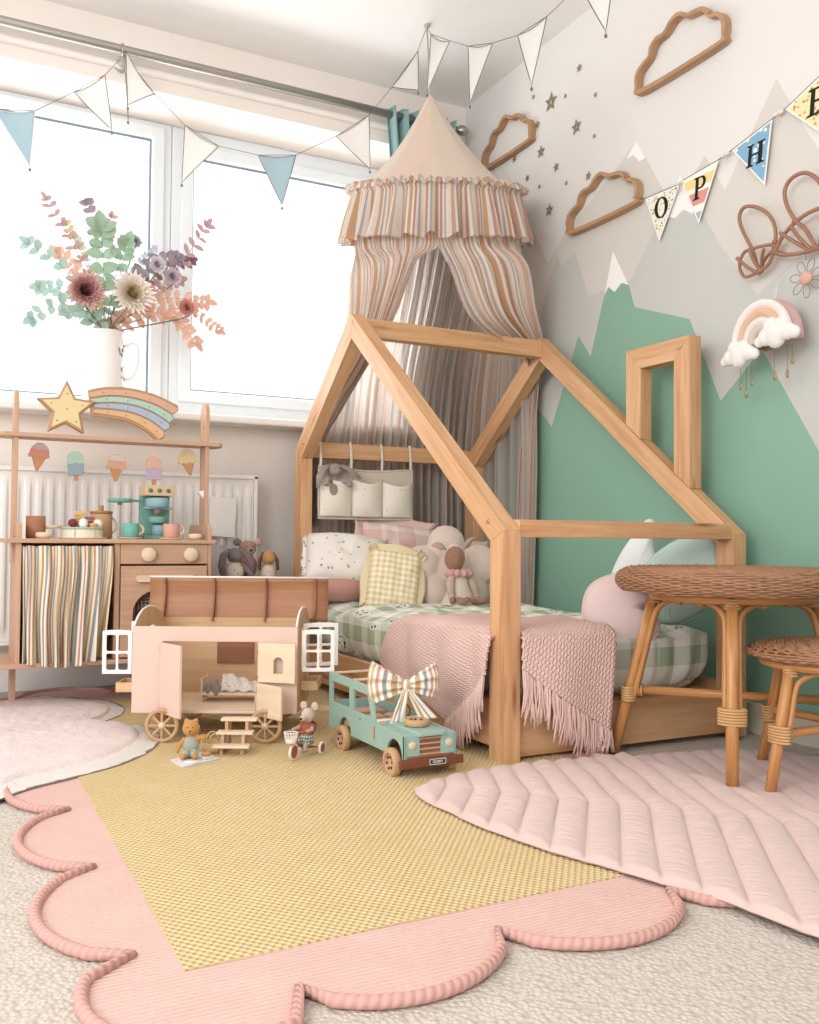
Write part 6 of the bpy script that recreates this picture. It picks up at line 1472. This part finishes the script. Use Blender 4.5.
cane('lower_rail', [(1.838, 1.368), (1.80, 1.352), (1.75, 1.343), (1.70, 1.341), (1.64, 1.346), (1.57, 1.36)], .0055)
cane('ear_loop', [(1.700, 1.343), (1.735, 1.405), (1.768, 1.440), (1.796, 1.492), (1.802, 1.535), (1.778, 1.560), (1.735, 1.560), (1.695, 1.528), (1.672, 1.478), (1.672, 1.420), (1.690, 1.343)], .0058)
cane('hook', [(1.788, 1.405), (1.758, 1.375), (1.725, 1.345)], .0052, 14, xs=[XW-.078, XW-.058, XW-.038])
cane('hook', [(1.752, 1.412), (1.738, 1.378), (1.718, 1.345)], .0052, 14, xs=[XW-.078, XW-.058, XW-.038])
cane('ear_loop', [(1.60, 1.345), (1.60, 1.42), (1.62, 1.50), (1.58, 1.55), (1.53, 1.50), (1.55, 1.42), (1.58, 1.345)], .0055)
for y, z in ((1.838, 1.385), (1.838, 1.372), (1.836, 1.398), (1.769, 1.436), (1.888, 1.330), (1.700, 1.343)):
    mb = MB(M); mb.ell((XW-.040, y, z), (.009, .009, .0085)); mb.build('cane_binding', CANE, r)
for y in (1.838, 1.70): mb = MB(M); mb.tube([(XW-.001, y, 1.372 if y > 1.8 else 1.343), (XW-.04, y, 1.372 if y > 1.8 else 1.343)], .004, 8); mb.build('wall_peg', CANE, r)
# wire flower hanging from it
r = thing('wire_flower', 'wire-petal flower with fluffy coral centre hanging from the cane rack', 'ornament', (XW-.045, 1.725, 1.24)); M = WM(r)
fc = Vector((XW-.045, 1.728, 1.268))
mb = MB(M); mb.ell(fc, (.014, .020, .019)); random.seed(5)
for i in range(90):
    a = random.random()*2*pi; b = random.uniform(-1, 1); d = Vector((-abs(cos(a))*.7*sqrt(1-b*b), sin(a)*sqrt(1-b*b), b)); mb.ell(fc+d*.016, .0035, None, 6, 4)
mb.build('pompom', P1('coral_pompom', '#dba592'), r)
mb = MB(M)
for i in range(7):
    a = i*2*pi/7+.2; d = Vector((0, cos(a), sin(a))); t = Vector((0, -sin(a), cos(a)))
    mb.tube([fc+d*(.018+.018*(1-cos(q)))+t*(.011*sin(q)) for q in [w*2*pi/20 for w in range(20)]], .0011, 6, closed=True)
mb.tube([fc+Vector((0, .0, .05)), fc+Vector((0, .004, .075))], .0009, 5)
mb.build('wire_petals', plain('dull_brass_wire', '#8d7a62', .4, .5, 0, 10, 0, .6), r)

# rainbow cushion mobile on the wall
r = thing('rainbow_hanging', 'stuffed felt rainbow with two white clouds hanging on the wall', 'wall hanging', (XW-.05, 1.83, 1.05)); M = WM(r)
rc = Vector((XW-.092, 1.832, 1.112))
for i, (ra, c) in enumerate(((.092, '#cfa39b'), (.090, '#f0dfd7'), (.068, '#dfb392'), (.047, '#e0dbd4'), (.031, '#cfc0b3'))):
    mb = MB(M); xo = -.006 if i else .022
    mb.tube([rc+Vector((xo, (ra-.001)*cos(a), (ra-.001)*sin(a)*1.12)) for a in [-.25+q*(pi+.35)/28 for q in range(29)]], [.0125 if i else .020]*29, 12, sq=1.3 if i else .7); mb.build('arch', fabric('rainbow_felt_%d' % i, c), r)
WF = fabric('white_felt', '#eee9e4', '#e2dcd6')
for cy, cz, s in ((1.905, 1.084, 1.05), (1.775, 1.120, 1.15)):
    mb = MB(M)
    for a, b, q in ((0, 0, .028), (.03, -.004, .022), (-.032, .0, .022), (.014, .020, .022), (-.016, .018, .020), (.050, -.012, .014), (-.052, -.006, .016), (0, -.012, .024)): mb.ell((XW-.108, cy+a*s, cz+b*s), (q*.75, q*s, q*s))
    mb.build('cloud_puff', WF, r, remesh=.003)
mb = MB(M)
for a, b in ((1.838, 1.13), (1.85, 1.12), (1.828, 1.118), (1.845, 1.10), (1.832, 1.10), (1.858, 1.105)): mb.ell((XW-.07, a, b), (.014, .013, .013), None, 8, 6)
mb.build('gold_tulle', plain('gold_tulle', '#b9975c', .5, .5, .4, 200, .003, .3), r)
for y, z, z1 in ((1.925, 1.00, 1.05), (1.905, .975, 1.05), (1.885, 1.005, 1.05), (1.805, 1.01, 1.10), (1.745, 1.045, 1.09), (1.762, 1.01, 1.09)):
    mb = MB(M); mb.tube([(XW-.08, y, z1), (XW-.08, y, z+.012)], .0007, 4); mb.ell((XW-.08, y, z), (.003, .006, .012)); mb.build('bead_drop', plain('gold_sequin', '#a08a5c', .35, .5, .2, 200, 0, .4), r)
mb = MB(M); mb.tube([(XW-.05, 1.84, 1.225), (XW-.02, 1.838, 1.30)], .0008, 4); mb.tube([(XW-.05, 1.83, 1.225), (XW-.02, 1.838, 1.30)], .0008, 4); mb.build('loop', WHITE, r)

# ------------------------------------------------------------------ white linen bunting
PENN = [[(0.16, 3.3, 1.952), (0.284, 3.3, 1.973), (0.272, 3.3, 1.785)], [(0.421, 3.42, 2.121), (0.525, 3.42, 2.207), (0.552, 3.42, 2.013)], [(0.603, 3.5, 2.325), (0.614, 3.49, 2.343), (0.622, 3.5, 2.1)], [(0.605, 3.47, 2.338), (0.712, 3.47, 2.202), (0.615, 3.47, 2.139)], [(0.813, 3.42, 2.087), (0.943, 3.42, 2.034), (0.805, 3.42, 1.871)], [(1.08, 3.37, 2.009), (1.232, 3.37, 2.039), (1.178, 3.37, 1.834)], [(1.357, 3.27, 2.101), (1.496, 3.27, 2.213), (1.502, 3.27, 2.001)], [(1.541, 3.16, 2.287), (1.652, 3.16, 2.456), (1.654, 3.16, 2.302)], [(1.615, 2.986, 2.428), (1.678, 2.954, 2.403), (1.607, 2.998, 2.213)], [(1.587, 2.67, 2.225), (1.661, 2.631, 2.236), (1.597, 2.671, 2.032)], [(1.543, 2.304, 2.073), (1.62, 2.262, 2.13), (1.583, 2.288, 1.923)], [(1.505, 1.932, 1.992), (1.566, 1.9, 1.993), (1.556, 1.909, 1.895)]]
r = thing('linen_bunting', 'string of white linen pennants looped from pole to ceiling hook', 'bunting', (1.0, 3.4, 2.1)); M = WM(r)
LIN = fabric('white_linen', '#f7f4f0', '#efebe6', sheer=.25); LINB = fabric('pale_blue_linen', '#bcd5dd', '#abc7d1', sheer=.3); TRM = fabric('dark_edging', '#7a7068')
for i, T_ in enumerate(PENN):
    A, B_, C_ = (Vector(p) for p in T_); n = (B_-A).cross(C_-A).normalized(); bl_ = .012 if i in (1, 3, 8) else .006
    def fn(u, v):
        top = A.lerp(B_, u)-Vector((0, 0, .006*sin(pi*u)))*(1-v); return top.lerp(C_, v)+n*bl_*sin(pi*u+v*2)*(1-v)
    mb = MB(M); mb.grid(fn, 14, 14, su=.15, sv=.2); pn_ = mb.build('pennant', LINB if i in (0, 5) else LIN, r, solid=.0012)
    mb = MB(M); edge = [fn(0, t/8) for t in range(9)]+[fn(1, 1-t/8) for t in range(1, 9)]; mb.tube(edge, .0016, 5); mb.tube([fn(t/8, 0) for t in range(9)], .0014, 5); mb.build('edging', TRM if i != 0 else LIN, pn_)
    mb = MB(M); mb.tube([C_, C_-Vector((0, 0, .008))], .0010, 5); mb.ell(C_-Vector((0, 0, .013)), (.0045, .0045, .006)); mb.build('bead', TRM, pn_)
mb = MB(M)
S_ = [(-.1, 3.25, 1.93), PENN[0][0], PENN[0][1], PENN[1][0], PENN[1][1], (.603, 3.5, 2.336)]
mb.tube(S_, .0012, 5); mb.tube([(.603, 3.5, 2.336), PENN[3][1], PENN[4][0], PENN[4][1], PENN[5][0], PENN[5][1], PENN[6][0], PENN[6][1], PENN[7][0], PENN[7][1], (1.659, 3.099, 2.525)], .0012, 5)
mb.tube([(1.659, 3.099, 2.525), PENN[8][0], PENN[8][1], PENN[9][0], PENN[9][1], PENN[10][0], PENN[10][1], (1.60, 2.10, 2.12), (1.56, 1.98, 2.06), PENN[11][0], PENN[11][1], (1.55, 1.8, 2.03), (1.9, 1.3, 2.2), (2.135, .9, 2.35)], .0012, 5)
mb.build('string', TRM, r)
mb = MB(); mb.ell((.596, 3.498, 2.305), (.020, .016, .024)); mb.tube([(.603, 3.5, 2.33), (.610, 3.52, 2.352)], .003, 6); o = mb.build('glass_bauble', plain('smoked_glass', '#b3aa9c', .1, .6, .1)); tag(o, 'small smoky glass bauble hanging from the curtain pole bracket', 'bauble')

bpy.context.view_layer.update()
